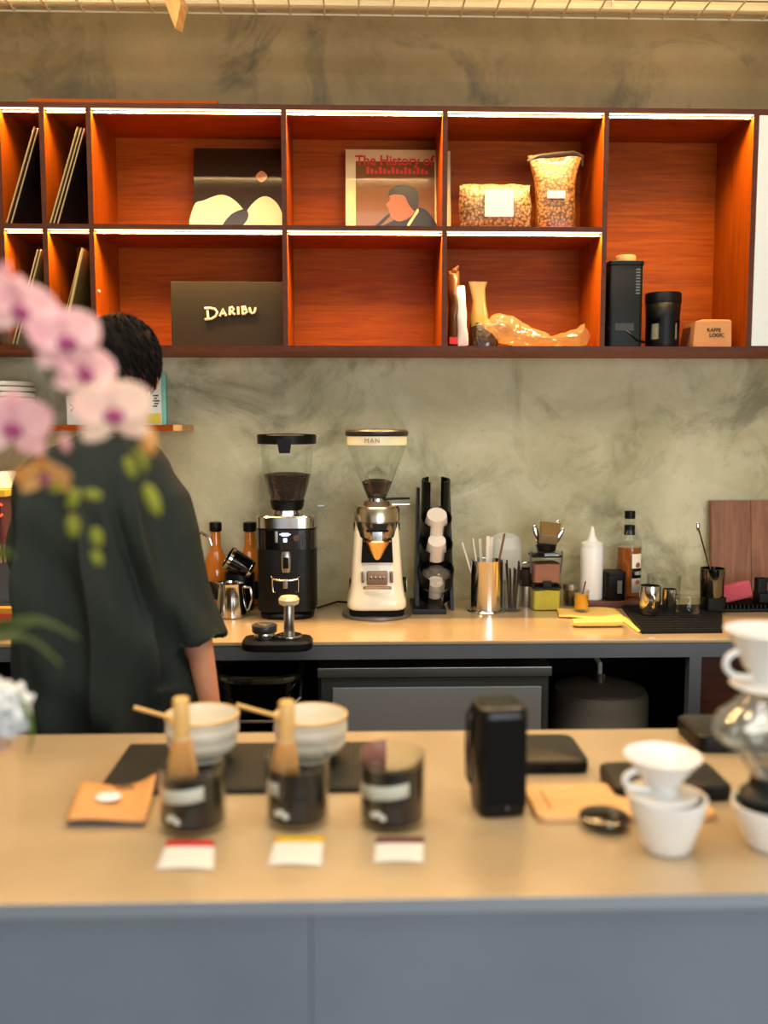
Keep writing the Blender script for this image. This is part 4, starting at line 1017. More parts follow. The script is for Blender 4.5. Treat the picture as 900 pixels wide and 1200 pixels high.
G().mm(r * .1, r * .55, -r - .001, -r + .001, h * .25, h * .7).build('label', mat('grey label', S(92, 92, 88), .5), t, False)
p = P(738, 660, 3.25); h = P(738, 599, 3.25).z - tz; r = (P(752.5, 660, 3.25).x - P(723.5, 660, 3.25).x) / 2
t = thing('syrup_bottle', 'clear syrup bottle of brown syrup with black neck and cap', 'bottle', (p.x, 3.262, tz + .0003))
zsh = P(738, 632, 3.25).z - tz; zfl = P(738, 641, 3.25).z - tz
G().lathe([(0, 0), (r * .95, 0), (r, .005), (r, zfl + .005), (r * .92, zsh), (r * .5, zsh + .028), (r * .38, zsh + .04), (r * .36, h - .02)], seg=40).build('bottle', M['thin'], t)
G().lathe([(0, .004), (r * .93, .004), (r * .97, .008), (r * .97, zfl), (0, zfl)], seg=40).build('syrup', mat('brown syrup', S(146, 78, 26), .1, coat=.8), t)
zn0 = P(738, 627, 3.25).z - tz; zn1 = P(738, 616, 3.25).z - tz
G().lathe([(r * .44, zn0), (r * .42, zn1)]).build('neck_label', M['black'], t)
G().lathe([(r * .38, h - .028), (r * .42, h - .027), (r * .42, h - .002), (r * .38, h), (0, h)]).build('cap', M['black'], t)
def curved(r_, z0, z1, a0, a1, n=10): 
    return G().loft([[(r_ * math.cos(a0 + (a1 - a0) * k / n), r_ * math.sin(a0 + (a1 - a0) * k / n), z) for k in range(n + 1)] for z in (z0, z1)], False, False, closed=False)
la0, la1 = rad(-92), rad(-38)
zl0, zl1 = P(738, 693, 3.25).z - tz, P(738, 648, 3.25).z - tz
curved(r * 1.015, max(zl0, .006), zl1, la0, la1).build('label', M['paper'], t, solid=.0004)
zc0 = (max(zl0, .006) + zl1) / 2
curved(r * 1.03, zc0 - .018, zc0 + .018, la0, la1).build('label_band', M['black'], t, solid=.0004)
am = rad(-65)
cx_, cy_ = r * 1.06 * math.cos(am), r * 1.06 * math.sin(am)
text('1883', .018, 'label_lettering', M['paper'], t, (cx_, cy_, zc0), (PI / 2, 0, am + PI / 2), sx=.85)
for dz in (.03, -.032):
    G().cyl((cx_ * .985, cy_ * .985, zc0 + dz), .009, .0015, seg=20, M=Matrix.Rotation(am + PI / 2, 4, 'Z') @ Matrix.Rotation(PI / 2, 4, 'X')).build('label_picture', mat('brown picture print', S(150, 92, 60), .5), t)

# rubber mat with steel cups and glasses
mA, mB, mC, mD = q(752, 743), q(846, 742), q(846, 712), q(728, 712)
t = thing('bar_mat', 'black ribbed rubber mat at the right end of back counter', 'mat', (0, 0, .9))
g = G().loft([[mA, mB, mC, mD], [v + Vector((0, 0, .010)) for v in (mA, mB, mC, mD)]]); g.build('mat', M['rubber'], t, False)
g = G()
for i in range(16):
    u = (i + .5) / 16; a, b2 = mA.lerp(mD, u), mB.lerp(mC, u); g.box(((a.x + b2.x) / 2, (a.y + b2.y) / 2, .011), (b2.x - a.x - .01, .006, .003))
g.build('ribs', M['rubber'], t, False)
mz = .9126
p = seat(761, 722, .031, mz)
t = thing('steel_cup', 'shiny steel cup standing frontmost left on the rubber mat', 'cup', p); h = P(761, 686, p.y).z - mz
G().lathe([(0, 0), (.026, 0), (.031, .006), (.036, h * .5), (.036, h * .8), (.034, h), (.0325, h), (.034, h * .7), (.03, .012), (0, .008)]).build('cup', M['steel'], t)
G().tube([(.0, -.035, h * .72), (.002, -.046, h * .6), (.002, -.044, h * .3), (0, -.034, h * .2)], .004, 8).build('handle', M['steel'], t)
p2 = seat(784, 716, .026, mz)
t = thing('steel_cup', 'narrow steel cup behind the clear tumbler on the mat', 'cup', p2); h = P(784, 690, p2.y).z - mz
G().lathe(gprof(.024, h, .002)).build('cup', M['steel'], t)
p3 = seat(803, 724, .047, mz)
t = thing('glass_tumbler', 'wide clear glass tumbler upside down on the rubber mat', 'glass', p3); h = P(803, 692, p3.y + .03).z - mz
G().lathe([(.045, 0), (.047, .002), (.047, h - .008), (.044, h), (0, h), (0, h - .012), (.040, h - .014), (.043, h - .02), (.043, .0)], seg=48).build('glass', M['thin'], t)
p4 = Vector((P(776, 690, 3.24).x, 3.25, .9126)) 
t = thing('glass_jug', 'clear glass with upright rods behind the steel cups', 'glass', (p4.x, 3.225, .9126)); h = P(776, 674, 3.23).z - .9126
G().lathe(gprof(.06, h)).build('glass', M['thin'], t)
# mixing glass and bar spoon
p = seat(835, 717, .04, mz)
t = thing('dark_pedestal', 'squat black square block under the dark mixing cup', 'block', (P(836, 706, p.y).x, p.y + .005, mz)); h = P(836, 699, p.y).z - mz
G().rbox([(0, .034, .034), (h, .036, .036)], 8, e=7).build('block', M['black'], t)
zq = mz + h + .0003
t = thing('mixing_cup', 'dark steel mixing cup with twisted bar spoon in it', 'cup', (P(835, 690, p.y).x, p.y + .005, zq)); h = P(835, 666, p.y).z - zq
G().lathe(gprof(.041, h, .002)).build('cup', mat('dark mirror steel', S(120, 118, 112), .12, 1.0), t)
L0 = t.location
t = thing('bar_spoon', 'long twisted bar spoon standing in the dark mixing cup', 'spoon', L0 + Vector((0, 0, .009)))
tipv = P(818, 617, L0.y) - t.location; g = G()
b0 = Vector((.018, 0, 0)); pts = [b0.lerp(tipv, i / 14) for i in range(15)]
g.tube(pts, [.0028 + (.0008 if i % 2 else 0) for i in range(15)], 8); g.build('shaft', M['steel'], t)
G().ball(tipv, (.007, .004, .016), M=None).build('bowl', M['steel'], t) if False else None
g = G().ball((0, 0, 0), (.007, .004, .016)); g.xf(Matrix.Translation(tipv)); g.build('bowl', M['steel'], t)
# leaning board
xa = P(836, 660, 3.27).x; h = P(870, 586, 3.30).z - .9
t = thing('chopping_board', 'large brown wooden board leaning on the wall at right', 'board', (xa, 3.27, .9), rot=(-rad(6), 0, 0))
wb = wood('walnut boards', S(112, 68, 46), S(146, 96, 68), (9, 9, .9), .5)
for i, (a, b2) in enumerate(((0, .145), (.1455, .36))): G().mm(a, b2, 0, .028, .003, h, .002).build('board', wb, t, False)
# rack, sponge, faucet-like black piece
xa, xb = P(843, 712, 3.1).x, 1.62
t = thing('drying_rack', 'low black slotted rack at the far right of back counter', 'rack', (xa, 3.1, .9)); h = P(860, 708, 3.1).z - .9
G().mm(0, xb - xa, -.02, .13, 0, .012, .003).build('tray', M['black'], t)
g = G()
for i in range(28): g.mm(.006 + i * .0145, .011 + i * .0145, -.016, .12, .012, h)
g.build('slats', M['black'], t, False)
xs0, xs1 = P(844, 705, 3.1).x, P(882, 705, 3.1).x
g = G().rbox([(-.5 * (xs1 - xs0), .028, .014), (-.25 * (xs1 - xs0), .03, .016), (.25 * (xs1 - xs0), .03, .016), (.5 * (xs1 - xs0), .028, .014)], 8, e=5)
g.xf(Matrix.Rotation(rad(-13), 4, 'Y') @ Matrix.Rotation(PI / 2, 4, 'Y'))
for v in g.bm.verts: v.co.y, v.co.z = v.co.y, v.co.z
o = tag(g.build('sponge', mat('pink sponge', S(196, 84, 100), .9, bump=.6, bscale=260, var=.1, vscale=90)), 'pink sponge resting tilted on the black rack', 'sponge'); o.location = ((xs0 + xs1) / 2, 3.125, .9 + h + .0385)
xq = P(893, 700, 3.12).x
t = thing('black_dispenser', 'black angular pump dispenser at the right edge beyond the sponge', 'dispenser', (xq + .008, 3.14, .9 + h))
G().mm(-.02, .09, -.03, .03, 0, .035, .004).build('base', M['black'], t)
G().mm(-.022, .012, -.018, .018, .03, .085, .004).build('column', M['black'], t)
G().mm(-.022, .09, -.012, .012, .07, .085, .004).build('arm', M['black'], t)

# espresso machine at the left edge, behind the person
xe = P(14, 650, 2.95).x
t = thing('espresso_machine', 'yellow-topped maroon espresso machine at left edge behind the person', 'espresso machine', (xe, 3.04, .9))
yl = mat('yellow enamel', S(232, 190, 40), .3, coat=.4); mr = mat('maroon enamel', S(86, 26, 22), .35, coat=.3)
zy0, zy1 = zc(5, 583, 2.9), zc(5, 574, 2.9)
G().mm(-.7, .002, -.13, .24, zy0, zy1, .004).build('top_rail', yl, t)
G().mm(-.69, -.012, -.12, .22, zc(5, 640, 2.9), zy0, .006).build('upper_body', mr, t)
G().mm(-.69, -.03, .0, .22, .05, zc(5, 640, 2.9), .006).build('lower_body', M['darksteel'], t)
G().mm(-.69, .004, -.14, .22, .035, .06, .004).build('drip_tray', M['brushed'], t)
for x in (-.62, -.04):
    for y in (-.1, .18): G().cyl((x, y, 0), .02, .036, seg=16).build('foot', M['black'], t)
cn = mat('lit red letter', S(235, 60, 40), .4, emit=S(255, 70, 44), es=2.2)
zL = zc(4, 598, 2.9)
for k, (cx, ch) in enumerate(((-.024, 'C'),)):
    g = G(); pts = [(cx + .018 * math.cos(a), -.126, zL + .02 * math.sin(a)) for a in [rad(45 + i * 27) for i in range(11)]]; g.tube(pts, .0035, 8); g.build('letter', cn, t)
for x in (-.06, -.3): G().cyl((x, -.075, zc(5, 662, 2.9)), .035, .06, seg=28).build('group_head', M['steel'], t)
for x in (-.06,): G().tube([(x, -.1, zc(5, 660, 2.9)), (x, -.2, zc(5, 664, 2.9))], .011, 10).build('portafilter_handle', M['black'], t)
zt3 = .9 + zy1
cp0 = thing('espresso_cup', 'white cup upside down on the yellow machine top, front one', 'cup', (xe - .035, 2.97, zt3 + .0002), group='cups on the espresso machine')
G().lathe([(.034, 0), (.036, .002), (.034, .02), (.024, .05), (.02, .052), (0, .052)]).build('cup', M['cream'], cp0)
dup(cp0, (xe - .04, 3.05, zt3 + .0002), 0, 'white cup upside down behind the front cup on machine')
dup(cp0, (xe - .115, 2.97, zt3 + .0002), 0, 'white cup upside down left of front cup on machine')
p = Q(4, 749)
t = thing('tea_box', 'orange and yellow printed box on the counter edge far left', 'box', (P(18, 735, p.y).x - .04, p.y + .02, .9)); h = zc(10, 713, p.y)
G().mm(-.05, .04, -.018, .018, 0, h, .002).build('box', mat('orange card', S(206, 134, 48), .6, var=.2, vscale=20), t)
G().mm(-.048, .036, -.0186, -.0178, h * .60, h * .82).build('printed_band', M['red'], t, False)
G().mm(-.048, .036, -.0186, -.0178, h * .1, h * .3).build('printed_band', yl, t, False)
# ------------------------------------------------------------------ things on the front bar
BZ = .9
# black ribbed mat
ma, mb, mc, md_ = Q(117, 933), Q(441, 933), Q(441, 872), Q(150, 872)
x0 = (ma.x + md_.x) / 2; x1 = (mb.x + mc.x) / 2
t = thing('bar_mat', 'long black ribbed mat lying on the front bar under bowls', 'mat', ((x0 + x1) / 2, (ma.y + mc.y) / 2, BZ))
hw = (x1 - x0) / 2; hd = (mc.y - ma.y) / 2
G().mm(-hw, hw, -hd, hd, 0, .006, .002).build('mat', M['rubber'], t)
g = G()
for i in range(56): g.mm(-hw + .008 + i * (2 * hw - .016) / 56, -hw + .0125 + i * (2 * hw - .016) / 56, -hd + .008, hd - .008, .0055, .0085)
g.build('ribs', mat('mat ribs', S(40, 38, 34), .55), t, False)
MZ = BZ + .0087
# tea bowls with bamboo scoops
def bowl(label, px, py):
    p = seat(px, py, .0, MZ); r = .069
    t = thing('tea_bowl', label, 'bowl', (p.x, p.y + .045, MZ), group='ridged white tea bowls')
    G().lathe([(0, 0), (.038, 0), (.040, .008), (.050, .014), (.062, .024), (.0665, .036), (.0652, .042), (.066, .047), (.069, .056), (.069, .066), (.0676, .071), (.0687, .076), (.070, .084), (.0685, .088), (.0655, .086), (.063, .07), (.06, .04), (.045, .02), (0, .017)], seg=56).build('bowl', M['cream'], t)
    G().lathe([(.0705, .083), (.0695, .0885), (.067, .0892), (.0655, .0865)], seg=56).build('glazed_rim', mat('tan rim glaze', S(214, 176, 118), .35), t)
    return t
b1 = bowl('ridged white tea bowl beside the person\'s hand', 233, 899)
b2 = bowl('ridged white tea bowl right of the first one, behind the middle glass', 363, 899)
def scoop(label, bt, px, py):
    L0 = bt.location; Yt = L0.y - .055
    tip = P(px, py, Yt); base = L0 + Vector((-.054, -.040, .0935))
    o = G().tube([tip, tip.lerp(base, .33), tip.lerp(base, .66), base, base + Vector((.03, .02, -.022)), base + Vector((.055, .036, -.050))], [.0038, .0038, .0038, .004, .0045, .0055], 8)
    tag(o.build('tea_scoop', M['bamboo']), label, 'scoop', 'bamboo scoops in the tea bowls')
scoop('bamboo scoop sticking out left from the tea bowl by the hand', b1, 157, 829)
scoop('bamboo scoop sticking out left from the tea bowl behind middle glass', b2, 277, 826)

# three glasses with packets, two whisks, three cards
tg = M['glass']
drkb = mat('dark teal packet', S(10, 13, 14), .45, spec=.2, var=.3, vscale=25); brn = mat('brown packet', S(36, 23, 18), .45, spec=.2, var=.3, vscale=30)
gdat = [('left', 227, 984, 885, drkb, -4), ('middle', 349, 977, 875, drkb, 8), ('right', 459.5, 979, 873, mat('black packet', S(10, 10, 11), .45, spec=.2, var=.3, vscale=25), 5)]
lab = {'left': 'leftmost of the three straight glasses, holding a bamboo whisk', 'middle': 'middle of the three straight glasses, whisk inside', 'right': 'rightmost of the three straight glasses, without any whisk'}
for nm_, px, pb, ptop, bm_, rz_ in gdat:
    r = .0535 if nm_ != 'middle' else .0515
    p = seat(px, pb, r); h = P(px, ptop + 8, p.y).z - BZ
    t = thing('straight_glass', lab[nm_], 'glass', p, group='straight glasses on the front bar')
    G().lathe([(0, 0), (r - .003, 0), (r, .003), (r, h - .001), (r - .001, h), (r - .002, h), (r - .0026, h - .002), (r - .0026, .012), (r - .006, .009), (0, .009)], seg=56).build('glass', M['tumbler'], t)
    # packets: bulged dark pouches curled against the wall
    def packet(label, z0, hh, rr, a0, a1, m, band, mark, bulge, tiltz):
        o = thing('sachet', label, 'packet', p + Vector((0, 0, .0095 + z0)))
        n = 20; o_ = G(); rows = []
        for j in range(9):
            v = j / 8; row = []
            for k in range(n + 1):
                a = a0 + (a1 - a0) * k / n; e = math.sin(PI * k / n) ** .5 * math.sin(PI * (.08 + .84 * v)) ** .5
                row.append((rr * math.cos(a), rr * math.sin(a), v * hh + tiltz * (k / n - .5) * (1 if j else 0)))
            for k in range(n, -1, -1):
                a = a0 + (a1 - a0) * k / n; e = math.sin(PI * k / n) ** .6 * math.sin(PI * (.05 + .9 * v)) ** .6
                q_ = rr - .002 - bulge * e; row.append((q_ * math.cos(a), q_ * math.sin(a), v * hh + tiltz * (k / n - .5) * (1 if j else 0)))
            rows.append(row)
        o_.loft(rows); o_.build('pouch', m, o)
        if band:
            ba0, ba1, bz0, bz1, bt = band; rows = []
            for v in (0, 1): rows.append([((rr + .0008) * math.cos(ba0 + (ba1 - ba0) * k / 12), (rr + .0008) * math.sin(ba0 + (ba1 - ba0) * k / 12), bz0 + (bz1 - bz0) * v + bt * (k / 12 - .5)) for k in range(13)])
            G().loft(rows, False, False, closed=False).build('label', M['paper'], o, solid=.0005)
        if mark:
            for q_ in range(3):
                a = mark[0] + q_ * .16; G().ball((0, 0, 0), (.006, .0012, .006)).xf(Matrix.Translation(((rr + .001) * math.cos(a), (rr + .001) * math.sin(a), mark[1] + .003 * math.sin(q_ * 2))) @ Matrix.Rotation(a + PI / 2, 4, 'Z')).build('printed_mark', M['paper'], o)
        return o
    packet('brown sachet lying in the bottom of the %s straight glass' % nm_, 0, .036, r - .0042, rad(180), rad(360), brn, None, (rad(232), .018), .04, 0)
    packet('dark sachet with white label standing in the %s straight glass' % nm_, .037, h * .40 if nm_ != 'right' else h * .44, r - .0042, rad(175), rad(365), bm_, (rad(185), rad(300) if nm_ != 'middle' else rad(235), .006, .028, .012 if nm_ != 'middle' else .004), None, .042 if nm_ == 'right' else .012, .004)
    if nm_ == 'right':
        o = thing('sachet', 'pale brown sachet standing at the back left inside the right glass', 'packet', p + Vector((0, 0, .012)))
        G().loft([[((r - .005) * math.cos(a), (r - .005) * math.sin(a), z) for a in [rad(100 + 70 * k / 10) for k in range(11)]] for z in (.0, .05, h * .93)], False, False, closed=False).build('pouch', mat('mauve packet', S(128, 84, 72), .4), o, solid=.002)
# whisks
def whisk(label, px, ptop, pg, lean):
    gl_ = [q for q in gdat if q[0] == pg][0]; r = .0535; p = seat(gl_[1], gl_[2], r)
    x = P(px, ptop, p.y).x; ht = P(px, ptop, p.y).z
    t = thing('bamboo_whisk', label, 'whisk', (x, p.y, ht - .128), rz=0, group='bamboo whisks in the glasses')
    t.rotation_euler = (0, lean, 0)
    G().lathe([(0, .128), (.0115, .128), (.0125, .126), (.013, .1), (.013, .07), (.0122, .066), (0, .066)], seg=28).build('handle', M['bamboo'], t)
    g = G(); tin = 44
    for i in range(tin):
        a = 2 * PI * i / tin
        g.tube([(.0115 * math.cos(a), .0115 * math.sin(a), .068), (.0165 * math.cos(a), .0165 * math.sin(a), .05), (.021 * math.cos(a), .021 * math.sin(a), .022), (.0225 * math.cos(a), .0225 * math.sin(a), .008), (.0205 * math.cos(a), .0205 * math.sin(a), 0)], .00105, 5)
    g.build('tines', mat('tine bamboo', S(206, 150, 84), .55), t)
    g = G()
    for i in range(22):
        a = 2 * PI * i / 22
        g.tube([(.009 * math.cos(a), .009 * math.sin(a), .07), (.007 * math.cos(a), .007 * math.sin(a), .03), (.004 * math.cos(a), .004 * math.sin(a), .004)], .001, 5)
    g.build('inner_tines', M['bamboo'], t)
    G().lathe([(.0132, .066), (.0138, .064), (.0132, .062)], seg=28).build('binding_thread', mat('pale thread', S(226, 196, 150), .8), t)
whisk('bamboo whisk standing upside down in the leftmost straight glass', 212, 818, 'left', 0)
whisk('bamboo whisk standing upside down in the middle straight glass', 333, 822, 'middle', rad(2))
def card(label, pts, col):
    A, B, C_, D = [Q(*v) for v in pts]
    t = thing('info_card', label, 'card', (0, 0, BZ), group='info cards in front of the glasses')
    g = G(); n = 8
    def sheet(u0, u1, dz, name, m):
        g = G(); rows = []
        for j in range(n + 1):
            v = j / n
            if not (u0 - 1e-6 <= v <= u1 + 1e-6): continue
            row = []
            for i in range(9):
                u = i / 8; q_ = (A * (1 - u) + B * u) * (1 - v) + (D * (1 - u) + C_ * u) * v
                row.append((q_.x, q_.y, .0008 + dz + .002 * math.sin(PI * u) * (1 - v)))
            rows.append(row)
        return g.loft(rows, False, False, closed=False).build(name, m, t, solid=.0006)
    sheet(0, .875, 0, 'card', M['paper']); sheet(.75, 1, .0006, 'colour_strip', col)
card('white card with red strip before the leftmost straight glass', [(182, 1019), (251, 1019), (251, 985), (196, 985)], M['red'])
card('white card with yellow strip before the middle straight glass', [(313, 1014), (377, 1015), (380, 980), (323, 980)], mat('yellow strip', S(214, 168, 30), .6))
card('white card with dark maroon strip before the rightmost straight glass', [(437, 1011), (496, 1011), (497, 982), (441, 982)], mat('maroon strip', S(96, 34, 34), .6))

# tan pad with white stone
pa, pb_, pc, pd = [Q(*v) for v in ((77, 970), (170, 970), (184, 921), (96, 928))]
t = thing('leather_pad', 'wavy tan leather pad lying left of the black ribbed mat', 'pad', (0, 0, BZ))
def wv(u, v): return .012 + .005 * math.sin(5 * u + 2 * v) * (.4 + v) + .006 * max(0, u - .8) * 5 * v
rows = []
g = G()
for j in range(9):
    v = j / 8; row = []
    for i in range(13):
        u = i / 12; q_ = (pa * (1 - u) + pb_ * u) * (1 - v) + (pd * (1 - u) + pc * u) * v
        row.append((q_.x, q_.y, wv(u, v)))
    rows.append(row)
g.loft(rows, False, False, closed=False).build('top_sheet', mat('tan leather', S(206, 146, 86), .6, var=.08, vscale=20), t, solid=.003)
g = G(); ins = lambda A, B, k: A.lerp(B, k)
cc = (pa + pb_ + pc + pd) / 4
lo = [ins(v, cc, .05) for v in (pa, pb_, pc, pd)]
g.loft([[(v.x, v.y, .0002) for v in lo], [(v.x, v.y, .007) for v in lo]]).build('slate_base', mat('grey slate', S(96, 92, 92), .6), t, False)
w0 = Q(127, 947); 
o = tag(G().lathe([(0, 0), (.016, 0), (.020, .003), (.017, .006), (0, .008)], sx=1.1, sy=.9).build('white_stone', M['white']), 'small flat white stone resting on the tan pad', 'stone')
uu = .5; o.location = (w0.x, w0.y, BZ + .0165)

# tall black boxed device
p = seat(585, 960, 0); 
h = P(590, 832, p.y).z - BZ
t = thing('portable_speaker', 'tall black box-shaped speaker standing upright in the middle of bar', 'speaker', (p.x + .004, p.y + .042, BZ), rz=rad(7))
G().rbox([(0, .034, .030), (.003, .0395, .037), (.02, .0415, .041), (h - .008, .0415, .041), (h - .002, .0385, .038), (h, .033, .032)], 12, e=5).build('body', mat('speaker black', S(9, 10, 11), .35, spec=.35), t)
G().rbox([(-.034, .003, .0), (0, 0, 0)], 4).bm.free()
G().rbox([(.022, .0345, .0025), (h - .016, .0345, .0025)], 10, e=8).xf(Matrix.Translation((.001, -.0405, 0))).build('grille', mat('speaker grille', S(8, 8, 9), .8, spec=.2), t)
G().rbox([(h - .0005, .034, .032), (h + .002, .032, .030)], 10, e=5).build('top_panel', M['blackgloss'], t)
G().cyl((.004, -.0425, .018), .0025, .001, seg=16, M=Matrix.Rotation(PI / 2, 4, 'X')).build('status_light', mat('dim grey dot', S(90, 92, 94), .5), t)
G().tube([(-.040, .02, h - .012), (-.050, .012, h - .02), (-.055, .0, h * .6), (-.056, -.012, .065), (-.052, -.016, .052), (-.048, -.008, .065), (-.046, .012, h * .55), (-.041, .022, h - .035)], .0028, 8).build('wrist_strap', M['blackmatte'], t)

# scales
def scale(label, xa, xb, ya, yb, hh, rz=0):
    t = thing('brew_scale', label, 'scale', ((xa + xb) / 2, (ya + yb) / 2, BZ), rz=rz)
    hx, hy = (xb - xa) / 2, (yb - ya) / 2
    G().rbox([(0, hx - .006, hy - .006), (.003, hx - .001, hy - .001), (hh * .5, hx, hy), (hh - .004, hx - .0005, hy - .0005), (hh - .002, hx - .004, hy - .004)], 10, e=10).build('body', M['black'], t)
    G().rbox([(hh - .0022, hx - .004, hy - .004), (hh - .0005, hx - .005, hy - .005), (hh, hx - .007, hy - .007)], 10, e=10).build('platform', mat('scale top', S(18, 18, 17), .32), t)
    G().mm(-.012, .012, -hy - .0006, -hy + .002, hh * .3, hh * .62).build('port', M['blackmatte'], t, False)
Yf = Q(650, 908).y
scale('flat black scale behind the tall black speaker', P(596, 900, Yf).x, P(692, 900, Yf).x, Yf, Q(650, 868).y - .03, .026)
Yf = Q(790, 941).y
scale('wide black scale directly behind the white dripper', P(722, 930, Yf).x, P(861, 930, Yf).x, Yf, Yf + .125, .028)
scale('black scale at the right edge behind the glass server', P(818, 890, 1.73).x, P(818, 890, 1.73).x + .2, 1.725, 1.865, .036)

# tan board with black lid
fl, fr = Q(644, 988), Q(862, 985); Yb_ = Q(620, 940).y
t = thing('serving_board', 'tan wooden board on the bar left of the white cup', 'board', (0, 0, BZ))
bw = wood('tan board', S(204, 152, 92), S(224, 176, 116), (2, 9, 9), .45)
xl, xr = fl.x - .005, fr.x; yf, yb2 = 1.418, 1.553
out = []
def rc(cx, cy, a0, r=.018): return [(cx + r * math.cos(rad(a0 + 15 * k)), cy + r * math.sin(rad(a0 + 15 * k))) for k in range(7)]
out = rc(xl + .018, yf + .018, 180) + rc(xr - .018, yf + .018, 270) + rc(xr - .018, yb2 - .018, 0) + rc(xl + .018, yb2 - .018, 90)
def sc_(k, z): cx, cy = (xl + xr) / 2, (yf + yb2) / 2; return [(cx + (x - cx) * (1 - k / .15), cy + (y - cy) * (1 - k / .07), z) for x, y in out]
G().loft([sc_(.001, 0), sc_(0, .002), sc_(0, .010), sc_(.0012, .012)]).build('board', bw, t)
G().tube([(xl + .028, yf + .03, .0122), (xl + .026, yb2 - .03, .0122)], .0016, 6).build('groove', mat('groove brown', S(150, 100, 52), .6), t)
p = Q(708, 959, BZ + .012)
t = thing('black_disc', 'round black disc with chrome knob lying on the tan board', 'lid', (p.x, p.y, BZ + .0123))
G().lathe([(0, 0), (.038, 0), (.040, .002), (.039, .005), (.03, .007), (0, .008)], seg=44).build('disc', M['blackgloss'], t)
G().lathe([(0, .008), (.008, .008), (.006, .012), (.009, .017), (.007, .021), (0, .022)], c=(.012, -.008, -.0005), seg=24).build('knob', M['steel'], t)

# white cup with dripper
def wcup(label, px, py, rt, rb, hh):
    p = seat(px, py, rb)
    t = thing('white_cup', label, 'cup', p)
    G().lathe([(0, .002), (rb - .008, .002), (rb - .006, 0), (rb, .001), (rb + .004, .006), (rt - .004, hh * .72), (rt, hh - .004), (rt, hh - .001), (rt - .002, hh), (rt - .005, hh - .001), (rt - .008, hh * .7), (rb - .002, .01), (0, .007)], seg=56).build('cup', M['white'], t)
    return t
def dripper(label, loc, rt, hc, rb, hand, rplate):
    t = thing('coffee_dripper', label, 'dripper', loc)
    G().lathe([(rb * .5, 0), (rplate - .002, 0), (rplate, .002), (rplate - .002, .0045), (rb + .004, .006), (rb + .001, .012)], seg=56).lathe([(rb * .5, 0), (rb * .5, .006)], seg=56).build('plate', M['white'], t)
    G().lathe([(rb, .008), (rb, .014), (rt - .003, hc - .004), (rt, hc - .001), (rt - .001, hc), (rt - .0035, hc - .001), (rb + .012, .03), (rb - .006, .012), (rb - .006, .006)], seg=56).build('cone', M['white'], t)
    sgn = -1; hx = lambda x: sgn * x
    g = G(); rm = lambda z: rb + (rt - rb) * (z - .014) / (hc - .014)
    ztop, zbt = hc * .66, hc * .16
    pts = []
    for i in range(13):
        a = rad(100 + 165 * i / 12 - 10)
        pts.append((-(rm((ztop + zbt) / 2) - .002) + (hand) * math.cos(a) * 1.15, -.004, (ztop + zbt) / 2 + (ztop - zbt) / 2 * math.sin(a)))
    pts[0] = (-rm(ztop) + .003, -.004, ztop); pts[-1] = (-rm(zbt) + .003, -.004, zbt)
    g.tube(pts, .0048, 10); g.build('handle', M['white'], t); return t
hc = .072
t = wcup('white cup at front of the bar under the white dripper', 780, 1006, .0585, .034, .083)
ct = t.location; zt_ = ct.z + .0832
zrim = P(776, 884, ct.y).z
dripper('white ceramic dripper with loop handle sitting on the white cup', (ct.x - .009, ct.y, zt_), .0575, zrim - zt_, .021, .026, .053)
t = wcup('white cup at the right edge under the glass server', 902, 1003, .0585, .034, .068)
ct = t.location
zc_ = lambda py: P(895, py, ct.y).z
t = thing('glass_server', 'waisted glass coffee server with black collar standing in white cup', 'server', (ct.x, ct.y, .9073))
zz = lambda py: zc_(py) - .9073
r0 = lambda px: abs(ct.x - P(px, 860, ct.y).x)
k0 = r0(840)
hb0 = zz(925)
G().lathe([(0, 0), (.030, 0), (.034, .004), (.046, hb0 - .012), (.0475, hb0 - .008), (.040, hb0), (.034, hb0 + .004), (.032, zz(908)), (0, zz(908))], seg=44).build('collar', mat('black silicone', S(18, 19, 20), .5), t)
sg = thin('server glass', base=.16, haze=.06, rough=.05)
gp = [(.034, zz(908)), (.040, zz(898)), (.056, zz(880)), (k0 - .003, zz(866)), (k0, zz(853)), (k0 - .006, zz(842)), (.062, zz(830)), (.052, zz(820)), (.046, zz(812)), (.047, zz(804))]
gi = [(r_ - .0028, z_) for r_, z_ in gp][::-1]
G().lathe(gp + gi + [(0, zz(905))], seg=56).build('glass_body', sg, t)
g = G()
for i in range(14):
    a = 2 * PI * i / 14; g.tube([(r_ * math.cos(a) * 1.005, r_ * math.sin(a) * 1.005, z_) for r_, z_ in gp[1:8]], .0022, 6)
g.build('glass_ridges', sg, t)
z_s = .9073 + zz(804) + .0003
zrim = zc_(738)
dripper('white ceramic dripper with saucer plate on top of the glass server', (ct.x - .014, ct.y, z_s), .064, zrim - z_s, .024, .028, .054)
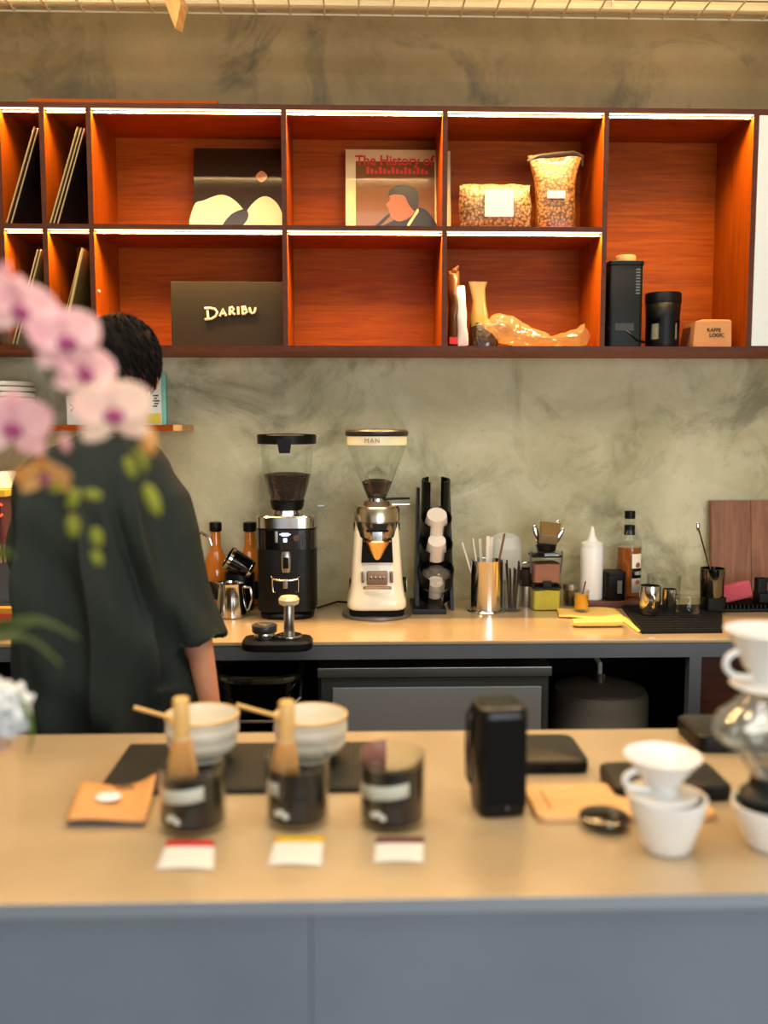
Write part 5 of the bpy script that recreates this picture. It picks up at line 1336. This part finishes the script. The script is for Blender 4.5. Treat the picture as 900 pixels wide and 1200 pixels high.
# ------------------------------------------------------------------ person, seen from behind
PY = 2.26
pl = P(127, 650, PY); PX = pl.x
SKIN = mat('skin', S(206, 142, 108), .5, sss=.15)
def at(px, py, dy=0.0):
    v = P(px, py, PY + dy); return Vector((v.x - PX, dy, v.z))
class Blob(G):
    def limb(s, pts):
        for (p0, r0), (p1, r1) in zip(pts, pts[1:]):
            p0, p1 = Vector(p0), Vector(p1); n = 6
            s.tube([p0.lerp(p1, i / n) for i in range(n + 1)], [r0 + (r1 - r0) * i / n for i in range(n + 1)], 16)
        for p, r in pts: s.ball((0, 0, 0), r, 16, Matrix.Translation(Vector(p)))
        return s
    def el(s, c, r, rot=None, seg=24):
        Mx = Matrix.Translation(Vector(c))
        if rot is not None: Mx = Mx @ rot.to_matrix().to_4x4()
        return s.ball((0, 0, 0), r, seg, Mx)
def fuse(g, name, m, parent, vox, smooth=6, fac=.5):
    o = g.build(name, m, None)
    r = o.modifiers.new('r', 'REMESH'); r.mode = 'VOXEL'; r.voxel_size = vox
    if smooth:
        s = o.modifiers.new('s', 'SMOOTH'); s.factor = fac; s.iterations = smooth
    bake(o); o.parent = parent; return o
Hc = at(140, 437, .02); HR = Euler((rad(-12), rad(3), rad(24)))      # head: turned left, bowed forward
def hd(x, y, z): return Hc + HR.to_matrix() @ (Vector((x, y, z)) * 1.07)
nb = at(136, 545, .015); sR = at(176, 572, .01); sL = at(66, 576, .02)
eR = at(221, 690, .0); wR = at(246, 826, -.05)
eL = Vector((sL.x - .02, .13, 1.14)); wL = Vector((sL.x + .02, .33, 1.03))
g = Blob()
g.limb([((.0, .01, 1.0), .115), ((0, .01, 1.12), .11), ((.0, .01, 1.28), .118), ((.005, .01, 1.38), .105)])
g.el((-.075, .0, 1.02), (.09, .1, .13)).el((.075, .0, 1.02), (.09, .1, .13))
g.limb([(nb + Vector((0, 0, -.06)), .075), (nb + Vector((0, .005, .01)), .06), (hd(0, -.02, -.05), .056)])
g.limb([(nb + Vector((.03, 0, -.05)), .07), (sR + Vector((-.01, 0, -.015)), .058), (sR, .055)]); g.limb([(nb + Vector((-.03, 0, -.05)), .07), (sL, .055)])
for s, e, w_ in ((sR, eR, wR), (sL, eL, wL)):
    g.limb([(s, .048), (s.lerp(e, .5), .042), (e, .037), (e.lerp(w_, .35), .037), (w_, .026)])
# hands: palm, four fingers, thumb
def hand(w_, e, curl, side):
    d = (w_ - e).normalized(); sd = Vector((0, 1, 0)) if abs(d.z) > .6 else Vector((1, 0, 0))
    sd = (sd - d * sd.dot(d)).normalized(); nrm = d.cross(sd) * side
    pc = w_ + d * .05
    for k in range(4):
        b0 = w_ + d * .012 + sd * (.02 - .0133 * k) * .7; b1 = w_ + d * .088 + sd * (.03 - .02 * k)
        g.limb([(b0, .015), (b1, .0115)])
        L_ = (.066, .075, .070, .055)[k]; q0 = b1; ang = curl[0]
        dirs = [d * math.cos(a) + nrm * math.sin(a) for a in curl]
        q1 = q0 + dirs[0] * L_ * .45; q2 = q1 + dirs[1] * L_ * .3; q3 = q2 + dirs[2] * L_ * .25
        g.limb([(q0, .0100), (q1, .0090), (q2, .0083), (q3, .0072)])
    t0 = w_ + d * .02 + sd * .022; t1 = t0 + (d * .6 + sd * .75 + nrm * .2).normalized() * .042; t2 = t1 + (d * .9 + sd * .25 + nrm * .35).normalized() * .03; t3 = t2 + (d * .95 + nrm * .35).normalized() * .024
    g.limb([(t0, .015), (t1, .012), (t2, .0105), (t3, .0085)])
hand(wR, eR, (.25, .6, .9), 1); hand(wL, eL, (.35, .8, 1.2), -1)
# legs and feet (hidden behind the bar)
for s in (-1, 1):
    g.limb([((s * .095, .0, .98), .095), ((s * .1, .01, .75), .078), ((s * .105, .0, .5), .057), ((s * .105, -.01, .36), .055), ((s * .11, -.02, .1), .036), ((s * .11, -.02, .05), .036)])
    g.limb([((s * .11, -.04, .035), .034), ((s * .115, .05, .035), .036), ((s * .12, .14, .028), .026)])
# head
g.el(hd(0, -.008, .03), (.074, .092, .088), HR); g.el(hd(0, .03, -.03), (.058, .066, .075), HR)
g.el(hd(0, .055, -.075), (.034, .034, .03), HR); g.el(hd(0, .085, .03), (.055, .02, .04), HR)
g.limb([(hd(0, .096, .02), .009), (hd(0, .112, -.022), .014)])
for s in (-1, 1):
    g.el(hd(s * .014, .1, -.024), (.009, .009, .008), HR); g.el(hd(s * .035, .075, -.018), (.022, .02, .02), HR)
    er = HR.copy(); g.el(hd(s * .077, -.012, -.012), (.009, .018, .031), HR); g.el(hd(s * .082, -.020, .002), (.007, .013, .02), HR)
g.el(hd(0, .092, -.052), (.022, .01, .006), HR); g.el(hd(0, .090, -.060), (.018, .01, .006), HR)
person = fuse(g, 'person', SKIN, None, .005, 5)
person.location = (PX, PY, 0)
tag(person, 'person seen from behind in an oversized dark green-grey T-shirt', 'person')
# eyes and brows on the face
g = G()
for s in (-1, 1): g.ball((0, 0, 0), .012, 16, Matrix.Translation(hd(s * .031, .083, .006)))
g.build('eyes', mat('eye white', S(235, 232, 226), .2), person)
g = G()
for s in (-1, 1): g.ball((0, 0, 0), .006, 12, Matrix.Translation(hd(s * .031, .0905, .006)))
g.build('irises', M['ink'], person)
# hair: cap plus short tufts
HAIR = mat('black hair', S(17, 13, 11), .75, spec=.12, var=.4, vscale=60)
g = Blob(); hr = HR
def haircap(th, ph):
    d = Vector((math.sin(th) * math.cos(ph), math.sin(th) * math.sin(ph), math.cos(th)))
    return d
NR = []
for i in range(15):
    th = rad(1 + i * 8.2); ring = []
    for k in range(36):
        ph = 2 * PI * k / 36; d = haircap(th, ph)
        # hair limit: low at nape (-y), high at brow (+y)
        lim = rad(114) - rad(54) * max(0, math.sin(ph)) ** 1.5 + rad(24) * max(0, -math.sin(ph)) ** 2
        t_ = min(th, lim); d = haircap(t_, ph)
        k1 = 1.0 + .06 * noise.noise(d * 5 + Vector((3, 1, 2)))
        ring.append(hd(*(Vector((.0855 * d.x, .106 * d.y - .006, .104 * d.z + .026)) * k1)))
    NR.append(ring)
g.loft(NR, True, False)
for i in range(900):
    u = rnd.random(); th = math.acos(1 - u * 1.72); ph = rnd.random() * 2 * PI
    lim = rad(116) - rad(54) * max(0, math.sin(ph)) ** 1.5 + rad(22) * max(0, -math.sin(ph)) ** 2
    if th > lim: continue
    d = haircap(th, ph); base = Vector((.083 * d.x, .103 * d.y - .006, .101 * d.z + .026))
    sw = Vector((-d.y, d.x, 0)) * rnd.uniform(.3, 1.0) * .6 + Vector((d.x, d.y, 0)) * .35 + Vector((0, 0, -.9 * math.sin(th)))
    sw = (sw - d * sw.dot(d) * .85).normalized(); L_ = rnd.uniform(.022, .04)
    q0 = base; q1 = base + sw * L_ * .5 + d * .006; q2 = base + sw * L_ + d * .003
    g.tube([hd(*q0), hd(*q1), hd(*q2)], [.0038, .0032, .0004], 5)
g.build('hair', HAIR, person, ang=60)
# T-shirt: torso and sleeves fused into one garment
g = Blob(); R = []
def ringz(z, xl, xr, yf, yb, cy=0.0, n=56, e=2.6):
    cx = (xl + xr) / 2; hx = (xr - xl) / 2; out = []
    for k in range(n):
        a = 2 * PI * k / n; ca, sa = math.cos(a), math.sin(a)
        out.append((cx + hx * math.copysign(abs(ca) ** (2 / e), ca), cy + (yf if sa > 0 else yb) * math.copysign(abs(sa) ** (2 / e), sa), z))
    return out
X = lambda px: P(px, 650, PY).x - PX
Zp = lambda py: P(127, py, PY).z
prof = [(930, 14, 238, .16, .17), (865, 15, 236, .165, .175), (780, 14, 226, .165, .175), (700, 12, 220, .165, .175), (640, 10, 218, .165, .17), (590, 14, 214, .155, .16), (560, 24, 208, .14, .145), (540, 38, 202, .125, .13), (526, 58, 192, .11, .115), (514, 86, 178, .09, .095), (506, 100, 166, .072, .078)]
for py, a, b_, yf, yb in prof: R.append(ringz(Zp(py), X(a), X(b_), yf, yb, .012))
inner = ringz(Zp(512), X(112), X(158), .06, .064, .012)
R.append(inner); R.append(ringz(Zp(519), X(116), X(155), .055, .058, .012))
bot = ringz(Zp(930), X(24), X(230), .142, .152, .012); bot2 = ringz(Zp(890), X(28), X(226), .135, .145, .012)
g.loft([bot2, bot] + R)
def sleeve_(path):
    """path: [(centre, radius across, radius fore-aft)], open cuff at the far end"""
    rings = []; n = 36
    for i, (c, ru, rv) in enumerate(path):
        c = Vector(c); t0 = (Vector(path[min(i + 1, len(path) - 1)][0]) - Vector(path[max(i - 1, 0)][0])).normalized()
        v = Vector((0, 1, 0)); v = (v - t0 * v.dot(t0)).normalized(); u = v.cross(t0).normalized()
        rings.append([c + u * ru * math.cos(2 * PI * k / n) + v * rv * math.sin(2 * PI * k / n) for k in range(n)])
    c, ru, rv = path[-1]; t0 = (Vector(path[-1][0]) - Vector(path[-2][0])).normalized()
    last = rings[-1]; cen = Vector(c)
    rings.append([cen + (q - cen) * .86 for q in last]); rings.append([cen + (q - cen) * .80 - t0 * .07 for q in last])
    g.loft(rings)
sleeve_([(at(176, 556, .01), .06, .095), (at(186, 586, .008), .083, .105), (at(196, 630, .0), .088, .106), (at(210, 690, .0), .086, .102), (at(224, 730, .0), .077, .096), (at(234, 757, -.01), .070, .09)])
sleeve_([(sL + Vector((.03, 0, 0)), .06, .085), (sL + Vector((.0, .01, -.06)), .075, .09), (sL.lerp(eL, .6) + Vector((.01, 0, 0)), .078, .088), (eL + Vector((.01, .0, -.01)), .078, .09), (eL.lerp(wL, .35), .072, .085)])
SH = mat('dark green grey cotton', S(42, 47, 44), .9, var=.12, vscale=30, spec=.15, bump=.15, bscale=300)
sh = g.build('tshirt', SH, None)
md = sh.modifiers.new('r', 'REMESH'); md.mode = 'VOXEL'; md.voxel_size = .0065
md = sh.modifiers.new('s', 'SMOOTH'); md.factor = .5; md.iterations = 14
bake(sh)
# hanging folds: vertical on the back, slanted from armpit to hem, radial by the sleeve
def sstep(a, b_, v):
    q_ = max(0, min(1, (v - a) / (b_ - a))); return q_ * q_ * (3 - 2 * q_)
me = sh.data
nrm = [v.normal.copy() for v in me.vertices]
zsh = Zp(540); zh = Zp(930)
for v, n_ in zip(me.vertices, nrm):
    c = v.co; k = sstep(zsh, zsh - .18, c.z)
    f = 0.0
    back = 1 if c.y < .02 else .5
    xs = c.x + .05 * (c.z - 1.1)
    f += .022 * math.sin(xs * 38 + 1.5 * noise.noise(Vector((c.x * 3, c.z * 2.2, 1)))) * k * back * (.35 + .65 * sstep(zsh, zh, c.z))
    f += .009 * math.sin((c.x * .8 + c.z * .5) * 46 + 2.5 * noise.noise(c * 4)) * k
    f += .036 * k * ((1 - abs(math.sin(xs * 21 + 1.9 * noise.noise(Vector((c.x * 2.5, c.z * 1.8, 5)))))) ** 2.5 - .25)
    f += .014 * noise.noise(Vector((c.x * 7, c.y * 6, c.z * 2.4)) + Vector((4, 7, 1)))
    f += .005 * noise.noise(Vector((c.x * 16, c.y * 12, c.z * 6)))
    # deep crease between body and right sleeve
    xr_ = X(150) + (X(205) - X(150)) * sstep(Zp(560), Zp(770), c.z)
    if c.y < .05 and Zp(790) < c.z < Zp(550): f -= .034 * math.exp(-((c.x - xr_) / .016) ** 2) * sstep(Zp(540), Zp(620), c.z)
    v.co = c + n_ * f
md = sh.modifiers.new('s', 'SMOOTH'); md.factor = .4; md.iterations = 3
bake(sh); sh.parent = person
# collar rib
g = G(); ring = ringz(Zp(508), X(108), X(161), .067, .071, .012, 40)
g.tube([Vector(q) for q in ring], .006, 8, True); g.build('collar', SH, person)
# trousers and shoes
g = Blob(); TR = mat('black trousers', S(26, 27, 30), .8)
g.el((0, .0, 1.0), (.185, .135, .12))
for s in (-1, 1): g.limb([((s * .095, .0, .96), .108), ((s * .1, .01, .75), .098), ((s * .105, .0, .5), .085), ((s * .108, -.01, .3), .08), ((s * .11, -.015, .085), .075)])
fuse(g, 'trousers', TR, person, .012, 6)
for s in (-1, 1):
    g = Blob(); g.limb([((s * .11, -.045, .052), .05), ((s * .115, .05, .050), .048), ((s * .12, .15, .04), .038)])
    o = fuse(g, 'shoe', M['black'], person, .008, 6)
    zmin = min(v.co.z for v in o.data.vertices)
    for v in o.data.vertices: v.co.z = max(v.co.z - zmin, .0) 
# ------------------------------------------------------------------ orchid and white bloom in vases on the bar, left
OY = 1.27
def petalmat(name, c1, c2, c3):
    m, nt, b = newmat(name); L = nt.links
    tc = nt.nodes.new('ShaderNodeTexCoord'); n = nt.nodes.new('ShaderNodeTexNoise'); n.inputs['Scale'].default_value = 30; n.inputs['Detail'].default_value = 3
    L.new(tc.outputs['Object'], n.inputs['Vector'])
    r = nt.nodes.new('ShaderNodeValToRGB'); r.color_ramp.elements[0].position = .35; r.color_ramp.elements[0].color = c1; r.color_ramp.elements[1].position = .65; r.color_ramp.elements[1].color = c2
    L.new(n.outputs['Fac'], r.inputs[0]); L.new(r.outputs[0], b.inputs['Base Color']); b.inputs['Roughness'].default_value = .55
    b.inputs['Subsurface Weight'].default_value = .25; b.inputs['Subsurface Radius'].default_value = (.01, .006, .006); b.inputs['Subsurface Scale'].default_value = .5
    return m
PINK = petalmat('pink petal', S(210, 140, 152), S(238, 192, 182), None)
PEACH = petalmat('peach petal', S(232, 178, 166), S(242, 206, 176), None)
LIP = mat('magenta lip', S(150, 34, 110), .45, var=.3, vscale=60); YC = mat('yellow centre', S(214, 160, 60), .5)
STEM = mat('dark green stem', S(62, 62, 34), .5); BUD = mat('yellow green bud', S(146, 150, 34), .5, var=.15, vscale=40); LEAF = mat('green leaf', S(84, 116, 32), .45, var=.15, vscale=15)
ORANGE = petalmat('orange bud petal', S(224, 150, 70), S(232, 180, 110), None)
vx = -.78
def vase(name, label, x, y, m, h, r):
    t = thing(name, label, 'vase', (x, y, .9))
    G().lathe([(0, 0), (r * .7, 0), (r * .95, h * .2), (r, h * .45), (r * .75, h * .8), (r * .55, h * .92), (r * .6, h), (r * .54, h), (r * .5, h * .9), (r * .9, h * .45), (r * .6, .012), (0, .01)], seg=44).build('body', m, t)
    return t
vase('ceramic_vase', 'pale grey vase on the bar just beyond the left frame edge', vx, OY, mat('pale grey glaze', S(186, 182, 174), .35), .2, .07)
orchid = thing('orchid_spray', 'pink orchid spray arching in from the left in front of the person', 'orchid', (vx, OY, .92))
O0 = Vector((vx, OY, .92))
def at_(px, py, Y): return P(px, py, Y) - O0
def petal(L_, W_, cup=.15, n=8, rot=0.0, tilt=0.2, base=.004):
    rows = []
    for i in range(n + 1):
        u = i / n; w_ = W_ * math.sin(PI * (.06 + .9 * u) ** .8) ** .75 * .5 if u < 1 else W_ * .06
        z = L_ * u; row = []
        for j in range(7):
            s = (j - 3) / 3
            row.append((s * w_, -tilt * L_ * u * u * .4 - cup * w_ * abs(s) ** 2 + .0 , base + z))
        rows.append(row)
    return rows
def flower(px, py, Y, size, yaw, pitch, roll, m, lip=True, closed=0.0):
    g = G()
    for a, L_, W_ in ((0, .5, .38), (125, .48, .36), (-125, .48, .36)):
        g.loft(petal(L_ * size, W_ * size, .1, tilt=-.15 + closed), False, False, closed=False, M=Matrix.Rotation(rad(a), 4, 'Y'))
    for a in (62, -62):
        g.loft([[(x, y - .0035, z) for x, y, z in r_] for r_ in petal(.52 * size, .62 * size, .12, tilt=.1 + closed)], False, False, closed=False, M=Matrix.Rotation(rad(a), 4, 'Y'))
    f = g.build('flower', m, orchid, solid=.0012, ang=60); f.location = at_(px, py, Y); f.rotation_euler = (rad(pitch), rad(roll), rad(yaw))
    if lip:
        g = G(); s = size
        g.ball((0, 0, 0), (.07 * s, .05 * s, .05 * s), 14, Matrix.Translation((0, -.05 * s, .02 * s)))
        g.ball((0, 0, 0), (.055 * s, .10 * s, .085 * s), 14, Matrix.Translation((0, -.10 * s, -.10 * s)))
        for q_ in (-1, 1): g.ball((0, 0, 0), (.06 * s, .05 * s, .075 * s), 12, Matrix.Translation((q_ * .085 * s, -.07 * s, -.04 * s)))
        g.build('lip', LIP, f)
        G().ball((0, -.09 * s, -.035 * s), (1, 1, 1)).bm.free()
        G().ball((0, 0, 0), (.035 * s, .04 * s, .03 * s), 12, Matrix.Translation((0, -.11 * s, -.02 * s))).build('centre', YC, f)
    return f
Yo = 1.12
def stem(pts, r, m=STEM): 
    vs = [at_(*p) if len(p) == 3 and not isinstance(p, Vector) else p for p in pts]
    out = []
    for i in range(len(vs) - 1):
        p0, p1, p2, p3 = vs[max(i - 1, 0)], vs[i], vs[i + 1], vs[min(i + 2, len(vs) - 1)]
        for q_ in range(6):
            u = q_ / 6; out.append(.5 * ((2 * p1) + (p2 - p0) * u + (2 * p0 - 5 * p1 + 4 * p2 - p3) * u * u + (3 * p1 - p0 - 3 * p2 + p3) * u ** 3))
    out.append(vs[-1]); n = len(out)
    return G().tube(out, [r * (1.25 - .6 * i / n) for i in range(n)], 8).build('stem', m, orchid)
foot = Vector((0, 0, 0))
stem([foot, Vector((.0, -.02, .2)), (-150, 560, 1.2), (-90, 440, 1.12), (-20, 398, 1.06), (40, 408, 1.04), (66, 452, 1.04), (100, 482, 1.03), (140, 505, 1.03), (160, 535, 1.02), (180, 605, 1.02)], .0024)
stem([foot + Vector((.01, .01, 0)), Vector((.02, -.01, .2)), (-130, 600, 1.2), (-70, 512, 1.12), (-15, 488, 1.06), (30, 505, 1.04), (62, 545, 1.03), (88, 590, 1.02), (108, 640, 1.02)], .0022)
F = [(22, 364, 1.00, .074, 42, -14, 10, PINK), (76, 400, 1.00, .078, 40, -16, -8, PINK), (97, 437, 1.01, .072, 46, -18, 12, PINK), (132, 485, 1.00, .080, 24, -10, -6, PEACH), (14, 502, 1.00, .078, 28, -10, 5, PINK)]
for px, py, Y, sz, yw, pt, rl, m in F: flower(px, py, Y, sz, yw, pt, rl, m)
flower(-2, 342, 1.01, .06, -20, 10, 30, PINK)
flower(52, 556, 1.01, .055, 10, 40, 0, ORANGE, True, .9)
def bud(px, py, Y, L_, a, m=BUD, w_=.55, name='bud'):
    g = G().lathe([(0, 0), (L_ * w_ * .35, L_ * .12), (L_ * w_ * .5, L_ * .42), (L_ * w_ * .38, L_ * .75), (0, L_)], seg=16)
    o = g.build(name, m, orchid); o.location = at_(px, py, Y); o.rotation_euler = (0, rad(a), 0)
bud(74, 508, 1.02, .022, 170, PINK); bud(172, 500, 1.02, .034, 175, ORANGE, .6); bud(46, 382, 1.06, .03, 185, PEACH, .5)
bud(148, 535, 1.02, .026, 160, BUD); bud(156, 525, 1.03, .03, 150, BUD, .5)
bud(170, 566, 1.02, .042, 158, BUD, .38); bud(90, 572, 1.02, .026, 200); bud(98, 578, 1.02, .022, 100); bud(84, 602, 1.02, .028, 175); bud(110, 618, 1.02, .024, 165); bud(108, 645, 1.02, .02, 150); bud(76, 570, 1.02, .02, 260)
def leaf(px_pts, w_, m=LEAF, par=None):
    vs = [P(*p) - O0 for p in px_pts]; out = []
    for i in range(len(vs) - 1):
        p0, p1, p2, p3 = vs[max(i - 1, 0)], vs[i], vs[i + 1], vs[min(i + 2, len(vs) - 1)]
        for q_ in range(8):
            u = q_ / 8; out.append(.5 * ((2 * p1) + (p2 - p0) * u + (2 * p0 - 5 * p1 + 4 * p2 - p3) * u * u + (3 * p1 - p0 - 3 * p2 + p3) * u ** 3))
    out.append(vs[-1]); n = len(out) - 1; rows = []
    for i, c in enumerate(out):
        t0 = (out[min(i + 1, n)] - out[max(i - 1, 0)]).normalized(); sd = Vector((.25, -.8, .45)); sd = (sd - t0 * sd.dot(t0)).normalized()
        ww = w_ * (math.sin(PI * min(.999, .12 + .88 * i / n)) ** .7) + .0004
        up = t0.cross(sd)
        rows.append([c + sd * ww * s + up * (-.25 * ww * (1 - abs(s))) for s in (-1, -.5, 0, .5, 1)])
    return G().loft(rows, False, False, closed=False).build('leaf', m, par or orchid, solid=.001, ang=60)
leaf([(-150, 800, 1.24), (-60, 752, 1.2), (10, 732, 1.06), (50, 728, 1.03), (92, 748, 1.0)], .014)
leaf([(-150, 810, 1.24), (-60, 768, 1.2), (5, 745, 1.06), (40, 752, 1.03), (72, 780, 1.0)], .012)
leaf([(-60, 690, 1.2), (-20, 656, 1.1), (4, 646, 1.04), (16, 654, 1.02)], .009)
# white bloom
vase('glass_vase', 'small white vase on the bar just beyond the left edge', -.70, 1.36, M['white'], .12, .045)
O1 = Vector((-.70, 1.36, .92)); wf = thing('white_bloom', 'ruffled white cut flower with green leaf at the left edge', 'flower', O1)
WP = petalmat('white petal', S(232, 230, 230), S(244, 242, 240), None)
c0 = P(4, 832, 1.24) - O1
g = G(); r2 = random.Random(3)
for i in range(80):
    L_ = r2.uniform(.030, .046); W_ = r2.uniform(.026, .040)
    th = math.acos(1 - 1.75 * (i + .5) / 80); ph = i * 2.39996
    d = Vector((math.sin(th) * math.cos(ph), -math.cos(th) * .95, math.sin(th) * math.sin(ph)))
    rows = petal(L_, W_, .35, n=6, tilt=r2.uniform(-.6, .2), base=.0)
    Mx = Matrix.Translation(c0) @ d.to_track_quat('Z', 'Y').to_matrix().to_4x4() @ Matrix.Rotation(r2.uniform(0, 6), 4, 'Z')
    rows = [[(x * (1 + .15 * math.sin(j * 2.1 + q_)), y + .004 * math.sin(q_ * 2.0 + j), z) for q_, (x, y, z) in enumerate(r_)] for j, r_ in enumerate(rows)]
    g.loft(rows, False, False, closed=False, M=Mx)
g.build('flower', WP, wf, solid=.0008, ang=60)
c1 = P(-4, 880, 1.23) - O1
g = G()
for i in range(9):
    a = i * .7; Mx = Matrix.Translation(c1) @ Euler((rad(70) * math.sin(a), 0, a)).to_matrix().to_4x4(); g.loft(petal(.018, .016, .3, n=5), False, False, closed=False, M=Mx)
g.build('small_flower', PEACH, wf, solid=.0008, ang=60)
G().tube([(0, 0, -.005), Vector((.0, -.02, .07)).lerp(c0, .3), c0 + Vector((0, .02, 0))], .003, 8).build('stem', STEM, wf)
G().tube([(0, 0, -.005), Vector((.0, -.02, .08)).lerp(c1, .4), c1 + Vector((0, .01, 0))], .002, 8).build('stem', STEM, wf)
_o = O0; O0 = O1
leaf([(16, 806, 1.25), (28, 828, 1.235), (37, 856, 1.225), (33, 884, 1.22)], .013, par=wf)
O0 = _o
# ------------------------------------------------------------------ deeper parts go under the part they belong to
def stem_of(o): return o.name.split('.')[0]
DEEP = {'hopper_lid': 'hopper', 'lid_latch': 'hopper', 'hopper_band': 'hopper', 'hopper_dome': 'hopper', 'shutter_lever': 'hopper_base', 'display': 'display_band', 'chrome_mark': 'display_band', 'button': 'display_band', 'spout_mouth': 'spout', 'fork_rest': 'portafilter_fork',
        'badge_letters': 'badge_plate', 'doser_slot': 'doser', 'doser_plate': 'doser', 'dial_face': 'side_dial', 'band_letter': 'hopper', 'label_band': 'label', 'label_lettering': 'label', 'label_picture': 'label', 'door_panel': 'door_frame', 'ferrule': 'handle', 'knob': 'lid',
        'glass_ridges': 'glass_body', 'glazed_rim': 'bowl', 'seal': 'lid', 'clasp': 'wire_clamp', 'ribs': 'mat', 'inner_tines': 'tines', 'valve': 'body', 'grille': 'body', 'status_light': 'body', 'letter': 'board'}
for root in [o for o in SC.objects if o.parent is None]:
    kids = list(root.children)
    for k in kids:
        up = DEEP.get(stem_of(k))
        par = next((q for q in kids if stem_of(q) == up), None) if up else None
        if par is not None and par is not k and tuple(par.location) == (0.0, 0.0, 0.0): k.parent = par
# ------------------------------------------------------------------ colour management
vs = SC.view_settings; vs.view_transform = 'Standard'; vs.look = 'None'; vs.gamma = 1.0; vs.use_curve_mapping = False; vs.exposure = -0.05
